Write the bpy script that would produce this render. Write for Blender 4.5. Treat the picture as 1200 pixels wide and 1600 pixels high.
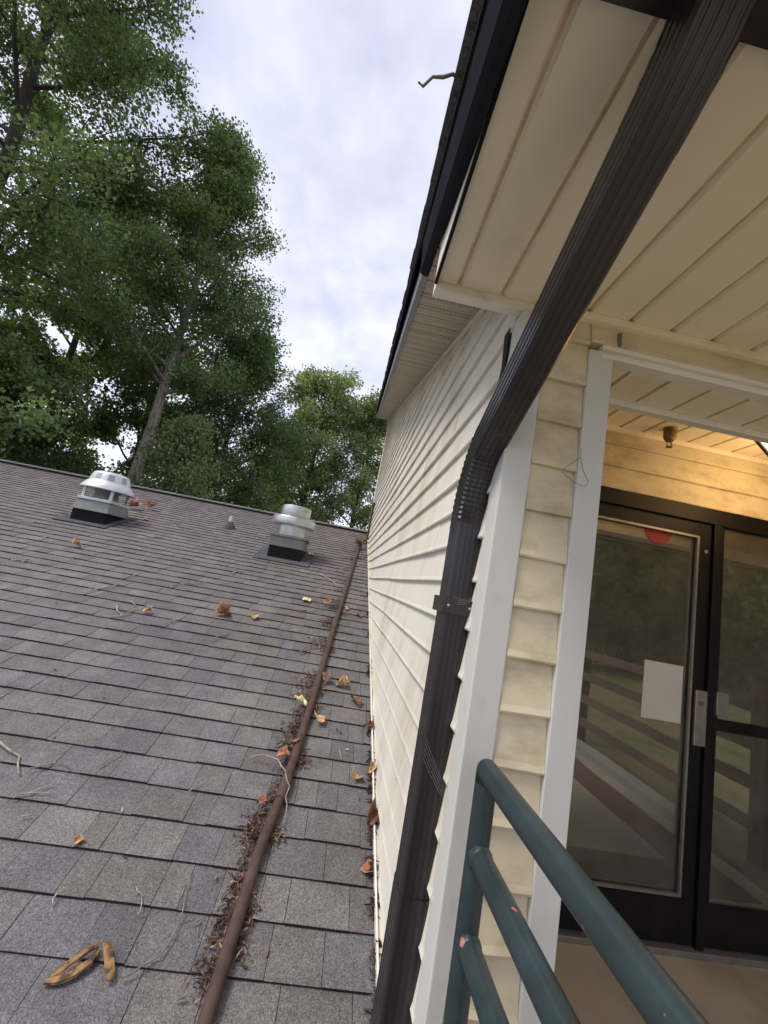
import bpy, bmesh, math, random
import numpy as np
from mathutils import Vector, Matrix

scene = bpy.context.scene
C = scene.collection
for o in list(bpy.data.objects):
    bpy.data.objects.remove(o)

# ------------------------------------------------------------------ camera
YAW, PITCH, ROLL = math.radians(4.027), math.radians(9.782), math.radians(10.597)
F_PX = 647.0                                   # focal length for a 1600 px high picture
cy, sy, cp, sp, cr, sr = math.cos(YAW), math.sin(YAW), math.cos(PITCH), math.sin(PITCH), math.cos(ROLL), math.sin(ROLL)
fwd = Vector((sy * cp, cy * cp, sp)); rgt = Vector((cy, -sy, 0)); up = rgt.cross(fwd)
r2 = cr * rgt + sr * up; u2 = -sr * rgt + cr * up
cam_d = bpy.data.cameras.new("camera"); cam = bpy.data.objects.new("camera", cam_d); C.objects.link(cam)
cam.matrix_world = Matrix(((r2.x, u2.x, -fwd.x, 0), (r2.y, u2.y, -fwd.y, 0), (r2.z, u2.z, -fwd.z, 0), (0, 0, 0, 1)))
cam_d.sensor_fit = 'VERTICAL'; cam_d.sensor_height = 24.0; cam_d.lens = F_PX / 1600.0 * 24.0
cam_d.clip_start = 0.02; cam_d.clip_end = 3000
scene.camera = cam

def project(p):
    v = Vector(p); d = v.dot(fwd)
    if d < 0.05: return None
    return (v.dot(r2) / d * F_PX + 600, -v.dot(u2) / d * F_PX + 800, d)

# ------------------------------------------------------------------ light
SUN_EL, SUN_AZ = math.radians(57), math.radians(-106)       # azimuth measured from +Y towards +X
world = bpy.data.worlds.new("World"); scene.world = world; world.use_nodes = True
wn = world.node_tree.nodes; wl = world.node_tree.links
for n in list(wn): wn.remove(n)
def WN(t, **kw):
    n = wn.new(t)
    for k, v in kw.items(): setattr(n, k, v)
    return n
w_out = WN('ShaderNodeOutputWorld'); w_bg = WN('ShaderNodeBackground'); w_bg.inputs['Strength'].default_value = 0.12
w_sky = WN('ShaderNodeTexSky'); w_sky.sky_type = 'NISHITA'; w_sky.sun_disc = False
w_sky.sun_elevation = SUN_EL; w_sky.sun_rotation = SUN_AZ; w_sky.air_density = 1.0; w_sky.dust_density = 2.0
w_tc = WN('ShaderNodeTexCoord'); w_sep = WN('ShaderNodeSeparateXYZ'); wl.new(w_tc.outputs['Generated'], w_sep.inputs[0])
w_z = WN('ShaderNodeMath', operation='MAXIMUM'); w_z.inputs[1].default_value = 0.0; wl.new(w_sep.outputs['Z'], w_z.inputs[0])
w_za = WN('ShaderNodeMath', operation='ADD'); w_za.inputs[1].default_value = 0.22; wl.new(w_z.outputs[0], w_za.inputs[0])
w_dx = WN('ShaderNodeMath', operation='DIVIDE'); wl.new(w_sep.outputs['X'], w_dx.inputs[0]); wl.new(w_za.outputs[0], w_dx.inputs[1])
w_dy = WN('ShaderNodeMath', operation='DIVIDE'); wl.new(w_sep.outputs['Y'], w_dy.inputs[0]); wl.new(w_za.outputs[0], w_dy.inputs[1])
w_cmb = WN('ShaderNodeCombineXYZ'); wl.new(w_dx.outputs[0], w_cmb.inputs[0]); wl.new(w_dy.outputs[0], w_cmb.inputs[1])
w_n1 = WN('ShaderNodeTexNoise'); w_n1.inputs['Scale'].default_value = 2.6; w_n1.inputs['Detail'].default_value = 8; w_n1.inputs['Roughness'].default_value = 0.56
w_n1.inputs['Distortion'].default_value = 0.35; wl.new(w_cmb.outputs[0], w_n1.inputs['Vector'])
w_n2 = WN('ShaderNodeTexNoise'); w_n2.inputs['Scale'].default_value = 4.3; w_n2.inputs['Detail'].default_value = 6; w_n2.inputs['Roughness'].default_value = 0.5
wl.new(w_cmb.outputs[0], w_n2.inputs['Vector'])
w_r1 = WN('ShaderNodeValToRGB'); w_r1.color_ramp.elements[0].position = 0.30; w_r1.color_ramp.elements[0].color = (0.60, 0.60, 0.60, 1)
w_r1.color_ramp.elements[1].position = 0.52; w_r1.color_ramp.elements[1].color = (1, 1, 1, 1); wl.new(w_n1.outputs['Fac'], w_r1.inputs[0])
w_r2 = WN('ShaderNodeValToRGB'); w_r2.color_ramp.elements[0].position = 0.30; w_r2.color_ramp.elements[0].color = (3.65, 3.85, 4.95, 1)
w_r2.color_ramp.elements[1].position = 0.72; w_r2.color_ramp.elements[1].color = (5.6, 5.7, 6.6, 1); wl.new(w_n2.outputs['Fac'], w_r2.inputs[0])
# thin overcast grows whiter towards the horizon, as any cloud layer seen edge on
w_h = WN('ShaderNodeMapRange'); w_h.inputs['From Min'].default_value = 0.0; w_h.inputs['From Max'].default_value = 0.75
w_h.inputs['To Min'].default_value = 1.36; w_h.inputs['To Max'].default_value = 0.97; wl.new(w_sep.outputs['Z'], w_h.inputs[0])
w_cl = WN('ShaderNodeVectorMath', operation='SCALE'); wl.new(w_r2.outputs[0], w_cl.inputs[0]); wl.new(w_h.outputs[0], w_cl.inputs['Scale'])
w_mix = WN('ShaderNodeMixRGB'); wl.new(w_r1.outputs[0], w_mix.inputs[0]); wl.new(w_sky.outputs[0], w_mix.inputs[1]); wl.new(w_cl.outputs[0], w_mix.inputs[2])
wl.new(w_mix.outputs[0], w_bg.inputs['Color']); wl.new(w_bg.outputs[0], w_out.inputs[0])

sun_d = bpy.data.lights.new("sun", 'SUN'); sun_d.energy = 2.0; sun_d.angle = math.radians(22); sun_d.color = (1.0, 0.95, 0.87)
sun = bpy.data.objects.new("sun", sun_d); C.objects.link(sun)
sdir = Vector((math.sin(SUN_AZ) * math.cos(SUN_EL), math.cos(SUN_AZ) * math.cos(SUN_EL), math.sin(SUN_EL)))
sun.rotation_euler = sdir.to_track_quat('Z', 'Y').to_euler()

vs = scene.view_settings; vs.view_transform = 'Standard'; vs.look = 'None'; vs.exposure = 0.62; vs.gamma = 1.0; vs.use_curve_mapping = False
scene.render.engine = 'CYCLES'
scene.cycles.max_bounces = 7; scene.cycles.diffuse_bounces = 4; scene.cycles.transparent_max_bounces = 12
scene.render.resolution_x = 768; scene.render.resolution_y = 1024

rnd = random.Random(7)
# ------------------------------------------------------------------ materials
def nodes_of(name):
    m = bpy.data.materials.new(name); m.use_nodes = True
    nt = m.node_tree; b = nt.nodes['Principled BSDF']
    return m, nt, b
def mk(name, col, rough=0.6, var=0.12, vscale=3.0, bump=0.0, bscale=60.0, metal=0.0, dirt=None, dscale=2.0, dlo=0.52, dhi=0.72, stretch=(1, 1, 1), spec=0.5, fleck=None, fscale=40, fthr=0.70, coat=0.0, attr=None):
    m, nt, b = nodes_of(name); N = nt.nodes; L = nt.links
    g = N.new('ShaderNodeNewGeometry'); mp = N.new('ShaderNodeMapping'); mp.inputs['Scale'].default_value = stretch
    L.new(g.outputs['Position'], mp.inputs['Vector'])
    nz = N.new('ShaderNodeTexNoise'); nz.inputs['Scale'].default_value = vscale; nz.inputs['Detail'].default_value = 5; L.new(mp.outputs[0], nz.inputs['Vector'])
    rp = N.new('ShaderNodeMapRange'); rp.inputs['To Min'].default_value = 1 - var; rp.inputs['To Max'].default_value = 1 + var
    rp.inputs['From Min'].default_value = .3; rp.inputs['From Max'].default_value = .7; L.new(nz.outputs['Fac'], rp.inputs[0])
    sc = N.new('ShaderNodeVectorMath'); sc.operation = 'SCALE'; sc.inputs[0].default_value = col[:3]; L.new(rp.outputs[0], sc.inputs['Scale'])
    if attr:
        at = N.new('ShaderNodeAttribute'); at.attribute_name = attr; L.new(at.outputs['Color'], sc.inputs[0])
    cur = sc.outputs[0]
    def over(cur, c2, scale, lo, hi, detail=6, st=True):
        d = N.new('ShaderNodeTexNoise'); d.inputs['Scale'].default_value = scale; d.inputs['Detail'].default_value = detail; d.inputs['Roughness'].default_value = .62
        L.new(mp.outputs[0] if st else g.outputs['Position'], d.inputs['Vector'])
        r = N.new('ShaderNodeMapRange'); r.inputs['From Min'].default_value = lo; r.inputs['From Max'].default_value = hi; L.new(d.outputs['Fac'], r.inputs[0])
        x = N.new('ShaderNodeMixRGB'); L.new(r.outputs[0], x.inputs[0]); L.new(cur, x.inputs[1]); x.inputs[2].default_value = (*c2[:3], 1)
        return x.outputs[0], r.outputs[0]
    if dirt: cur, _ = over(cur, dirt, dscale, dlo, dhi)
    if fleck: cur, _ = over(cur, fleck, fscale, fthr, fthr + .03, 2, False)
    L.new(cur, b.inputs['Base Color'])
    b.inputs['Roughness'].default_value = rough; b.inputs['Metallic'].default_value = metal
    b.inputs['Specular IOR Level'].default_value = spec; b.inputs['Coat Weight'].default_value = coat
    if bump:
        bn = N.new('ShaderNodeTexNoise'); bn.inputs['Scale'].default_value = bscale; bn.inputs['Detail'].default_value = 3; L.new(mp.outputs[0], bn.inputs['Vector'])
        bp = N.new('ShaderNodeBump'); bp.inputs['Strength'].default_value = bump; bp.inputs['Distance'].default_value = .004
        L.new(bn.outputs['Fac'], bp.inputs['Height']); L.new(bp.outputs[0], b.inputs['Normal'])
    return m

M = {}
M['siding'] = mk('siding_vinyl', (.73, .695, .60), .55, .05, 2.2, .15, 30, dirt=(.40, .33, .22), dscale=3.6, dlo=.48, dhi=.95, stretch=(1, 1, .5), fleck=(.25, .2, .13), fscale=55, fthr=.77, spec=.3)
M['siding_warm'] = mk('siding_vinyl_cream', (.66, .575, .40), .55, .07, 2.6, .15, 30, dirt=(.30, .225, .125), dscale=6.5, dlo=.47, dhi=.88, stretch=(1, 1, 1.6), fleck=(.2, .15, .1), fscale=60, fthr=.75, spec=.3)
M['ceiling'] = mk('soffit_paint', (.90, .805, .635), .5, .04, 3, .04, 40, dirt=(.45, .35, .22), dscale=2.2, dlo=.55, dhi=1.0, fleck=(.3, .23, .15), fscale=70, fthr=.79, spec=.35)
M['groove'] = mk('soffit_groove', (.60, .475, .315), .75, .2, 9)
M['post'] = mk('painted_post', (.61, .60, .56), .45, .04, 4, .06, 60, dirt=(.36, .34, .29), dscale=7, dlo=.62, dhi=.95, fleck=(.12, .11, .10), fscale=45, fthr=.765, spec=.35)
M['white'] = mk('white_trim', (.80, .77, .69), .5, .05, 4, .05, 50, dirt=(.40, .34, .26), dscale=8, dlo=.58, dhi=.9)
M['brown'] = mk('brown_aluminium', (.019, .016, .018), .27, .2, 5, .05, 90, dirt=(.06, .052, .048), dscale=11, dlo=.60, dhi=.9, stretch=(2, 2, .35), fleck=(.26, .24, .21), fscale=38, fthr=.80, spec=.55)
M['fascia_shade'] = mk('shaded_fascia', (.026, .027, .034), .6, .2, 4, .05, 60, dirt=(.06, .06, .07), dscale=6, dlo=.6, dhi=.95, spec=0.0)  # shade of the near fascia's unlit underside is put into this navy
M['greymetal'] = mk('grey_flashing', (.17, .18, .20), .45, .2, 5, .05, 60, metal=.3)
M['teal'] = mk('teal_rail_paint', (.024, .038, .042), .36, .16, 14, .14, 120, dirt=(.036, .062, .068), dscale=9, dlo=.50, dhi=.85, fleck=(.42, .15, .12), fscale=34, fthr=.72, spec=.5)
M['rust'] = mk('rusty_pipe', (.062, .034, .027), .8, .3, 14, .5, 160, dirt=(.115, .066, .052), dscale=16, dlo=.5, dhi=.8)
M['galv'] = mk('galvanised', (.52, .54, .54), .38, .12, 8, .05, 40, metal=.75, dirt=(.30, .31, .29), dscale=5, dlo=.5, dhi=.8)
M['galvwhite'] = mk('weathered_aluminium', (.56, .57, .575), .45, .10, 9, .05, 40, metal=.35, dirt=(.46, .47, .47), dscale=7, dlo=.5, dhi=.8)
M['galvgreen'] = mk('dull_galvanised', (.17, .18, .163), .45, .12, 7, .05, 40, metal=.45)
M['curb'] = mk('black_curb_membrane', (.008, .008, .009), .7, .3, 9, .2, 60, spec=.15)
M['flash'] = mk('flashing_sheet', (.085, .085, .092), .75, .2, 8, .1, 40, spec=.1)
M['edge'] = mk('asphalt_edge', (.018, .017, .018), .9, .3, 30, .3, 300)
M['door'] = mk('black_door_paint', (.007, .0065, .008), .5, .3, 6, .08, 90, dirt=(.02, .018, .018), dscale=8, dlo=.55, dhi=.85, spec=.25)
M['doorred'] = mk('door_head_paint', (.018, .009, .009), .42, .3, 6, .05, 60)
M['plate'] = mk('worn_plate', (.30, .29, .26), .38, .15, 20, .05, 60, metal=.6)
M['brass'] = mk('sprinkler_brass', (.20, .14, .085), .5, .3, 30, .15, 90, metal=.6)
M['concrete'] = mk('concrete', (.42, .36, .27), .85, .14, 3, .25, 60, dirt=(.20, .16, .11), dscale=2.2, dlo=.5, dhi=.85)
M['stripe'] = mk('dull_red_paint', (.16, .07, .058), .75, .2, 5, .1, 60, dirt=(.22, .15, .12), dscale=5, dlo=.55, dhi=.85)
M['kerb'] = mk('kerb_concrete', (.36, .35, .32), .85, .15, 4, .2, 60)
M['grass'] = mk('grass_ground', (.15, .155, .055), .95, .5, 6, .6, 30, dirt=(.27, .20, .10), dscale=1.6, dlo=.45, dhi=.62)
M['fencewood'] = mk('fence_wood', (.17, .105, .07), .75, .25, 5, .3, 40, stretch=(1, .2, 1))
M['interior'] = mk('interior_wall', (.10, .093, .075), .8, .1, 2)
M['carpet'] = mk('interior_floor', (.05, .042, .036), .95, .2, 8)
M['blind'] = mk('blind_slat', (.62, .56, .42), .6, .06, 5)
M['paper'] = mk('paper', (.56, .56, .50), .8, .03, 6)
M['red'] = mk('flat_red', (.24, .014, .018), .6, .1, 8)
M['black'] = mk('black_metal', (.012, .012, .012), .4, .2, 20)
M['brick'] = mk('plain_render', (.48, .45, .39), .85, .1, 3, .15, 40)
M['bark'] = mk('bark_grey', (.29, .255, .225), .9, .3, 3, .8, 22, dirt=(.17, .145, .125), dscale=5, dlo=.45, dhi=.6, stretch=(3, 3, .6))
M['barkdark'] = mk('bark_dark', (.055, .046, .040), .9, .3, 4, .7, 22, stretch=(3, 3, .6))
M['twig'] = mk('dry_twig', (.34, .29, .24), .85, .3, 25, .3, 200, dirt=(.2, .165, .135), dscale=18, dlo=.5, dhi=.65)
M['twigdark'] = mk('dark_twig', (.19, .165, .14), .85, .3, 25, .3, 200)
M['web'] = mk('cobweb', (.42, .41, .38), .9, .1, 30)

def leaf_mat(name):
    m, nt, b = nodes_of(name); N = nt.nodes; L = nt.links
    at = N.new('ShaderNodeAttribute'); at.attribute_name = 'tone'
    L.new(at.outputs['Color'], b.inputs['Base Color']); b.inputs['Roughness'].default_value = .5; b.inputs['Specular IOR Level'].default_value = .45
    tr = N.new('ShaderNodeBsdfTranslucent'); hs = N.new('ShaderNodeMixRGB'); hs.blend_type = 'MULTIPLY'; hs.inputs[0].default_value = 1
    hs.inputs[2].default_value = (1.35, 1.45, .65, 1); L.new(at.outputs['Color'], hs.inputs[1]); L.new(hs.outputs[0], tr.inputs['Color'])
    mx = N.new('ShaderNodeMixShader'); mx.inputs[0].default_value = .48; L.new(b.outputs[0], mx.inputs[1]); L.new(tr.outputs[0], mx.inputs[2])
    L.new(mx.outputs[0], N['Material Output'].inputs['Surface']); return m
M['leaf'] = leaf_mat('foliage')

def shingle_mat():
    m, nt, b = nodes_of('shingle_granules'); N = nt.nodes; L = nt.links
    at = N.new('ShaderNodeAttribute'); at.attribute_name = 'tone'
    g = N.new('ShaderNodeNewGeometry')
    def noise(s, d=2, r=.6):
        n = N.new('ShaderNodeTexNoise'); n.inputs['Scale'].default_value = s; n.inputs['Detail'].default_value = d; n.inputs['Roughness'].default_value = r
        L.new(g.outputs['Position'], n.inputs['Vector']); return n
    n1 = noise(230, 2, .7); n2 = noise(85, 3); n3 = noise(1.3, 4); n4 = noise(9, 4)
    def rng(n, a, b_, lo=.32, hi=.68):
        r = N.new('ShaderNodeMapRange'); r.inputs['From Min'].default_value = lo; r.inputs['From Max'].default_value = hi
        r.inputs['To Min'].default_value = a; r.inputs['To Max'].default_value = b_; L.new(n.outputs['Fac'], r.inputs[0]); return r.outputs[0]
    def mul(a, b_):
        x = N.new('ShaderNodeMath'); x.operation = 'MULTIPLY'; L.new(a, x.inputs[0]); L.new(b_, x.inputs[1]); return x.outputs[0]
    k = mul(mul(rng(n1, .42, 1.62), rng(n2, .78, 1.22)), mul(rng(n3, .88, 1.10), rng(n4, .84, 1.16)))
    sc = N.new('ShaderNodeVectorMath'); sc.operation = 'SCALE'; L.new(at.outputs['Color'], sc.inputs[0]); L.new(k, sc.inputs['Scale'])
    L.new(sc.outputs[0], b.inputs['Base Color']); b.inputs['Roughness'].default_value = .8; b.inputs['Specular IOR Level'].default_value = .45
    bp = N.new('ShaderNodeBump'); bp.inputs['Strength'].default_value = .65; bp.inputs['Distance'].default_value = .003
    L.new(n1.outputs['Fac'], bp.inputs['Height']); L.new(bp.outputs[0], b.inputs['Normal'])
    return m
M['shingle'] = shingle_mat()

def deadleaf_mat(name, c1, c2):
    m, nt, b = nodes_of(name); N = nt.nodes; L = nt.links
    g = N.new('ShaderNodeNewGeometry'); n = N.new('ShaderNodeTexNoise'); n.inputs['Scale'].default_value = 45; n.inputs['Detail'].default_value = 6
    L.new(g.outputs['Position'], n.inputs['Vector'])
    r = N.new('ShaderNodeValToRGB'); r.color_ramp.elements[0].position = .38; r.color_ramp.elements[0].color = (*c1, 1)
    r.color_ramp.elements[1].position = .60; r.color_ramp.elements[1].color = (*c2, 1); L.new(n.outputs['Fac'], r.inputs[0])
    L.new(r.outputs[0], b.inputs['Base Color']); b.inputs['Roughness'].default_value = .7
    bp = N.new('ShaderNodeBump'); bp.inputs['Strength'].default_value = .5; bp.inputs['Distance'].default_value = .003; L.new(n.outputs['Fac'], bp.inputs['Height']); L.new(bp.outputs[0], b.inputs['Normal'])
    return m
M['leaf_orange'] = deadleaf_mat('dead_leaf_orange', (.17, .06, .032), (.44, .20, .105))
M['leaf_tan'] = deadleaf_mat('dead_leaf_tan', (.30, .15, .06), (.66, .42, .21))
M['leaf_brown'] = deadleaf_mat('dead_leaf_brown', (.07, .028, .018), (.22, .10, .055))
M['leaf_pale'] = deadleaf_mat('dead_leaf_pale', (.48, .38, .12), (.80, .72, .42))
M['leaf_curl'] = deadleaf_mat('dead_leaf_curled', (.05, .026, .012), (.31, .165, .062))
M['litter'] = None

def glass_mat():
    m, nt, b = nodes_of('door_glass'); N = nt.nodes; L = nt.links
    N.remove(b)
    gl = N.new('ShaderNodeBsdfGlossy'); gl.inputs['Roughness'].default_value = 0.006; gl.inputs['Color'].default_value = (.95, .97, .95, 1)
    g = N.new('ShaderNodeNewGeometry'); nz = N.new('ShaderNodeTexNoise'); nz.inputs['Scale'].default_value = 3.5; nz.inputs['Detail'].default_value = 1
    L.new(g.outputs['Position'], nz.inputs['Vector'])
    bp = N.new('ShaderNodeBump'); bp.inputs['Strength'].default_value = .05; bp.inputs['Distance'].default_value = .01; L.new(nz.outputs['Fac'], bp.inputs['Height'])
    L.new(bp.outputs[0], gl.inputs['Normal'])
    t = N.new('ShaderNodeBsdfTransparent'); t.inputs['Color'].default_value = (.80, .81, .76, 1)
    fr = N.new('ShaderNodeFresnel'); fr.inputs['IOR'].default_value = 2.7
    mx = N.new('ShaderNodeMixShader'); L.new(fr.outputs[0], mx.inputs[0]); L.new(t.outputs[0], mx.inputs[1]); L.new(gl.outputs[0], mx.inputs[2])
    df = N.new('ShaderNodeBsdfDiffuse'); df.inputs['Color'].default_value = (.50, .47, .38, 1)
    dn = N.new('ShaderNodeTexNoise'); dn.inputs['Scale'].default_value = 6; dn.inputs['Detail'].default_value = 8; L.new(g.outputs['Position'], dn.inputs['Vector'])
    dr = N.new('ShaderNodeMapRange'); dr.inputs['From Min'].default_value = .3; dr.inputs['From Max'].default_value = .75; dr.inputs['To Min'].default_value = .07; dr.inputs['To Max'].default_value = .16; L.new(dn.outputs['Fac'], dr.inputs[0])
    mx2 = N.new('ShaderNodeMixShader'); L.new(dr.outputs[0], mx2.inputs[0]); L.new(mx.outputs[0], mx2.inputs[1]); L.new(df.outputs[0], mx2.inputs[2])
    L.new(mx2.outputs[0], N['Material Output'].inputs['Surface']); return m
M['glass'] = glass_mat()

def perf_mat():
    m, nt, b = nodes_of('perforated_soffit'); N = nt.nodes; L = nt.links
    g = N.new('ShaderNodeNewGeometry'); mp = N.new('ShaderNodeMapping'); mp.inputs['Rotation'].default_value = (0, 0, math.radians(45)); L.new(g.outputs['Position'], mp.inputs['Vector'])
    v = N.new('ShaderNodeTexVoronoi'); v.inputs['Scale'].default_value = 80; v.inputs['Randomness'].default_value = .25; L.new(mp.outputs[0], v.inputs['Vector'])
    r = N.new('ShaderNodeMapRange'); r.inputs['From Min'].default_value = .22; r.inputs['From Max'].default_value = .34; L.new(v.outputs['Distance'], r.inputs[0])
    x = N.new('ShaderNodeMixRGB'); x.inputs[1].default_value = (.17, .145, .11, 1); x.inputs[2].default_value = (.46, .405, .315, 1); L.new(r.outputs[0], x.inputs[0])
    L.new(x.outputs[0], b.inputs['Base Color']); b.inputs['Roughness'].default_value = .6; return m
M['perf'] = perf_mat()

def emis(name, col, s):
    m, nt, b = nodes_of(name); b.inputs['Base Color'].default_value = (*col, 1); b.inputs['Emission Color'].default_value = (*col, 1); b.inputs['Emission Strength'].default_value = s
    return m
M['lampglass'] = emis('lamp_glass', (1.0, .72, .36), 4.0)

# ------------------------------------------------------------------ builders
class MB:
    def __init__(s): s.v = []; s.f = []; s.mi = []
    def add(s, vs, fs, mi=0):
        b = len(s.v); s.v += [tuple(p) for p in vs]
        for f in fs: s.f.append(tuple(b + i for i in f)); s.mi.append(mi)
        return s
    def box(s, x0, x1, y0, y1, z0, z1, mi=0):
        return s.add([(x0, y0, z0), (x1, y0, z0), (x1, y1, z0), (x0, y1, z0), (x0, y0, z1), (x1, y0, z1), (x1, y1, z1), (x0, y1, z1)],
                     [(0, 3, 2, 1), (4, 5, 6, 7), (0, 1, 5, 4), (1, 2, 6, 5), (2, 3, 7, 6), (3, 0, 4, 7)], mi)
    def prism(s, poly, a, b, fn, mi=0):
        """poly: 2-D outline; fn(u, v, t) -> point; extruded from t=a to t=b"""
        n = len(poly); vs = [fn(u, v, a) for u, v in poly] + [fn(u, v, b) for u, v in poly]
        return s.add(vs, [tuple(range(n))[::-1], tuple(range(n, 2 * n))] + [(i, (i + 1) % n, n + (i + 1) % n, n + i) for i in range(n)], mi)
    def tube(s, pts, rad, seg=10, cap=True, mi=0):
        pts = [Vector(p) for p in pts]; n = len(pts); rs = rad if isinstance(rad, (list, tuple)) else [rad] * n
        base = len(s.v); ref = None
        for i, p in enumerate(pts):
            t = (pts[min(i + 1, n - 1)] - pts[max(i - 1, 0)]).normalized()
            if ref is None: ref = Vector((0, 0, 1)) if abs(t.z) < .9 else Vector((1, 0, 0))
            a = (ref - t * ref.dot(t)).normalized(); ref = a; b = t.cross(a)
            for k in range(seg):
                an = 2 * math.pi * k / seg; s.v.append(tuple(p + (a * math.cos(an) + b * math.sin(an)) * rs[i]))
        for i in range(n - 1):
            for k in range(seg):
                s.f.append((base + i * seg + k, base + i * seg + (k + 1) % seg, base + (i + 1) * seg + (k + 1) % seg, base + (i + 1) * seg + k)); s.mi.append(mi)
        if cap:
            s.f.append(tuple(base + k for k in range(seg))[::-1]); s.mi.append(mi)
            s.f.append(tuple(base + (n - 1) * seg + k for k in range(seg))); s.mi.append(mi)
        return s
    def lathe(s, c, prof, seg=32, mi=0):
        base = len(s.v); n = len(prof)
        for r, z in prof:
            for k in range(seg):
                a = 2 * math.pi * k / seg; s.v.append((c[0] + r * math.cos(a), c[1] + r * math.sin(a), c[2] + z))
        for i in range(n - 1):
            for k in range(seg):
                s.f.append((base + i * seg + k, base + i * seg + (k + 1) % seg, base + (i + 1) * seg + (k + 1) % seg, base + (i + 1) * seg + k)); s.mi.append(mi)
        s.f.append(tuple(base + k for k in range(seg))[::-1]); s.mi.append(mi)
        s.f.append(tuple(base + (n - 1) * seg + k for k in range(seg))); s.mi.append(mi)
        return s
    def build(s, name, mats, parent=None, smooth=False, bevel=0, tone=None):
        me = bpy.data.meshes.new(name); me.from_pydata(s.v, [], s.f)
        mats = mats if isinstance(mats, (list, tuple)) else [mats]
        for m in mats: me.materials.append(m)
        if len(mats) > 1: me.polygons.foreach_set('material_index', s.mi)
        if bevel:
            bm = bmesh.new(); bm.from_mesh(me)
            es = [e for e in bm.edges if len(e.link_faces) == 2 and e.calc_face_angle(0) > .5]
            bmesh.ops.bevel(bm, geom=es, offset=bevel, segments=2, profile=.6, affect='EDGES'); bm.to_mesh(me); bm.free()
        if tone is not None:
            ca = me.color_attributes.new('tone', 'FLOAT_COLOR', 'POINT')
            for i in range(len(me.vertices)): ca.data[i].color = (*tone, 1)
        if smooth:
            me.polygons.foreach_set('use_smooth', [True] * len(me.polygons))
            try: me.set_sharp_from_angle(angle=math.radians(38))
            except Exception: pass
        o = bpy.data.objects.new(name, me); C.objects.link(o)
        if parent: o.parent = parent
        return o
def tag(o, label=None, cat=None, group=None, kind=None):
    if label: o['label'] = label
    if cat: o['category'] = cat
    if group: o['group'] = group
    if kind: o['kind'] = kind
    return o
def empty(name, label, cat, group=None):
    o = bpy.data.objects.new(name, None); C.objects.link(o); o.empty_display_size = .2
    return tag(o, label, cat, group)

# ------------------------------------------------------------------ dimensions
RA, RB = -1.652, 0.300                         # lower roof plane: z = RA + RB*y
RIDGE_Y = 8.86
RANG = math.atan(RB); rc_, rs_ = math.cos(RANG), math.sin(RANG)
def roofz(y): return RA + RB * y
def rp(x, v, n):                               # point on the lower roof: v along the slope measured from y=0, n off the surface
    return (x, v * rc_ - n * rs_, RA + v * rs_ + n * rc_)
def on_roof(x, y, h=0.0): return (x, y - h * rs_, roofz(y) + h * rc_)
KA, KB = 0.700, 0.330                          # rake soffit: z = KA + KB*y
def rakez(y): return KA + KB * y
WX, WY0, WY1 = 0.38, 1.045, 9.0                # gable wall plane, front wall plane, far end of gable wall
SOF = 0.878                                    # porch ceiling
DY = 2.12; FLOOR = -1.45; RCEIL = 1.11; LINT = 0.748; WBACK = 1.25

# ------------------------------------------------------------------ ground, walkway
g = MB(); g.add([(-400, -400, -4.3), (400, -400, -4.3), (400, 400, -4.3), (-400, 400, -4.3)], [(0, 1, 2, 3)])
tag(g.build('ground', M['grass']), kind='structure')
g = MB(); g.box(3.20, 60, -60, 16, -4.29, -1.50)
tag(g.build('upper_lawn', M['grass']), kind='structure')
g = MB(); g.box(0.46, 3.02, -14, DY + .08, -4.28, FLOOR)
wk = tag(g.build('walkway', M['concrete']), kind='structure')
MB().box(2.52, 2.86, -14, 1.72, FLOOR, FLOOR + .004).build('painted_stripe', M['stripe'], wk)
MB().box(0.62, 2.52, 1.40, 1.72, FLOOR, FLOOR + .004).build('painted_stripe', M['stripe'], wk)
MB().box(3.02, 3.20, -14, 1.0, -4.28, FLOOR + .07).build('kerb', M['kerb'], wk, bevel=.01)

# ------------------------------------------------------------------ low building with shingle roof
low = empty('low_wing', 'low building wing with dark grey shingle roof and rooftop vents', 'building')
low.location = (0, 0, 0)
XL = -13.5
MB().box(XL + .4, 0.40, -.9, 18.2, -4.29, -2.25).build('wall', M['siding'], low)
deck = MB()
yb = 2 * RIDGE_Y + 1.2
deck.add([(XL, -1.2, roofz(-1.2) - .012), (.376, -1.2, roofz(-1.2) - .012), (.376, RIDGE_Y, roofz(RIDGE_Y) - .012), (XL, RIDGE_Y, roofz(RIDGE_Y) - .012),
          (.376, yb, roofz(-1.2) - .012), (XL, yb, roofz(-1.2) - .012),
          (XL, -1.2, roofz(-1.2) - .16), (.376, -1.2, roofz(-1.2) - .16), (.376, yb, roofz(-1.2) - .16), (XL, yb, roofz(-1.2) - .16)],
         [(0, 1, 2, 3), (3, 2, 4, 5), (6, 7, 1, 0), (5, 4, 8, 9), (0, 3, 5, 9, 6), (1, 7, 8, 4, 2), (9, 8, 7, 6)])
roof = deck.build('roof', M['edge'], low)
TONES = [(.150, .152, .168), (.168, .163, .166), (.135, .138, .158), (.178, .172, .170), (.158, .146, .144), (.145, .146, .156), (.190, .186, .184), (.152, .138, .136), (.128, .130, .146), (.164, .160, .166)]
_tm = [sum(t[i] for t in TONES) / len(TONES) for i in range(3)]
TONES = [tuple(_tm[i] + (t[i] - _tm[i]) * .55 for i in range(3)) for t in TONES]
rs = random.Random(11)
EXP = 0.157; V0 = 1.464 / rc_
pieces = []                                     # (x0, x1, v0, v1, thickness, tone)
kmin = int(math.floor((-1.2 / rc_ - V0) / EXP)) + 1
kmax = int((RIDGE_Y / rc_ - V0) / EXP)
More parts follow.
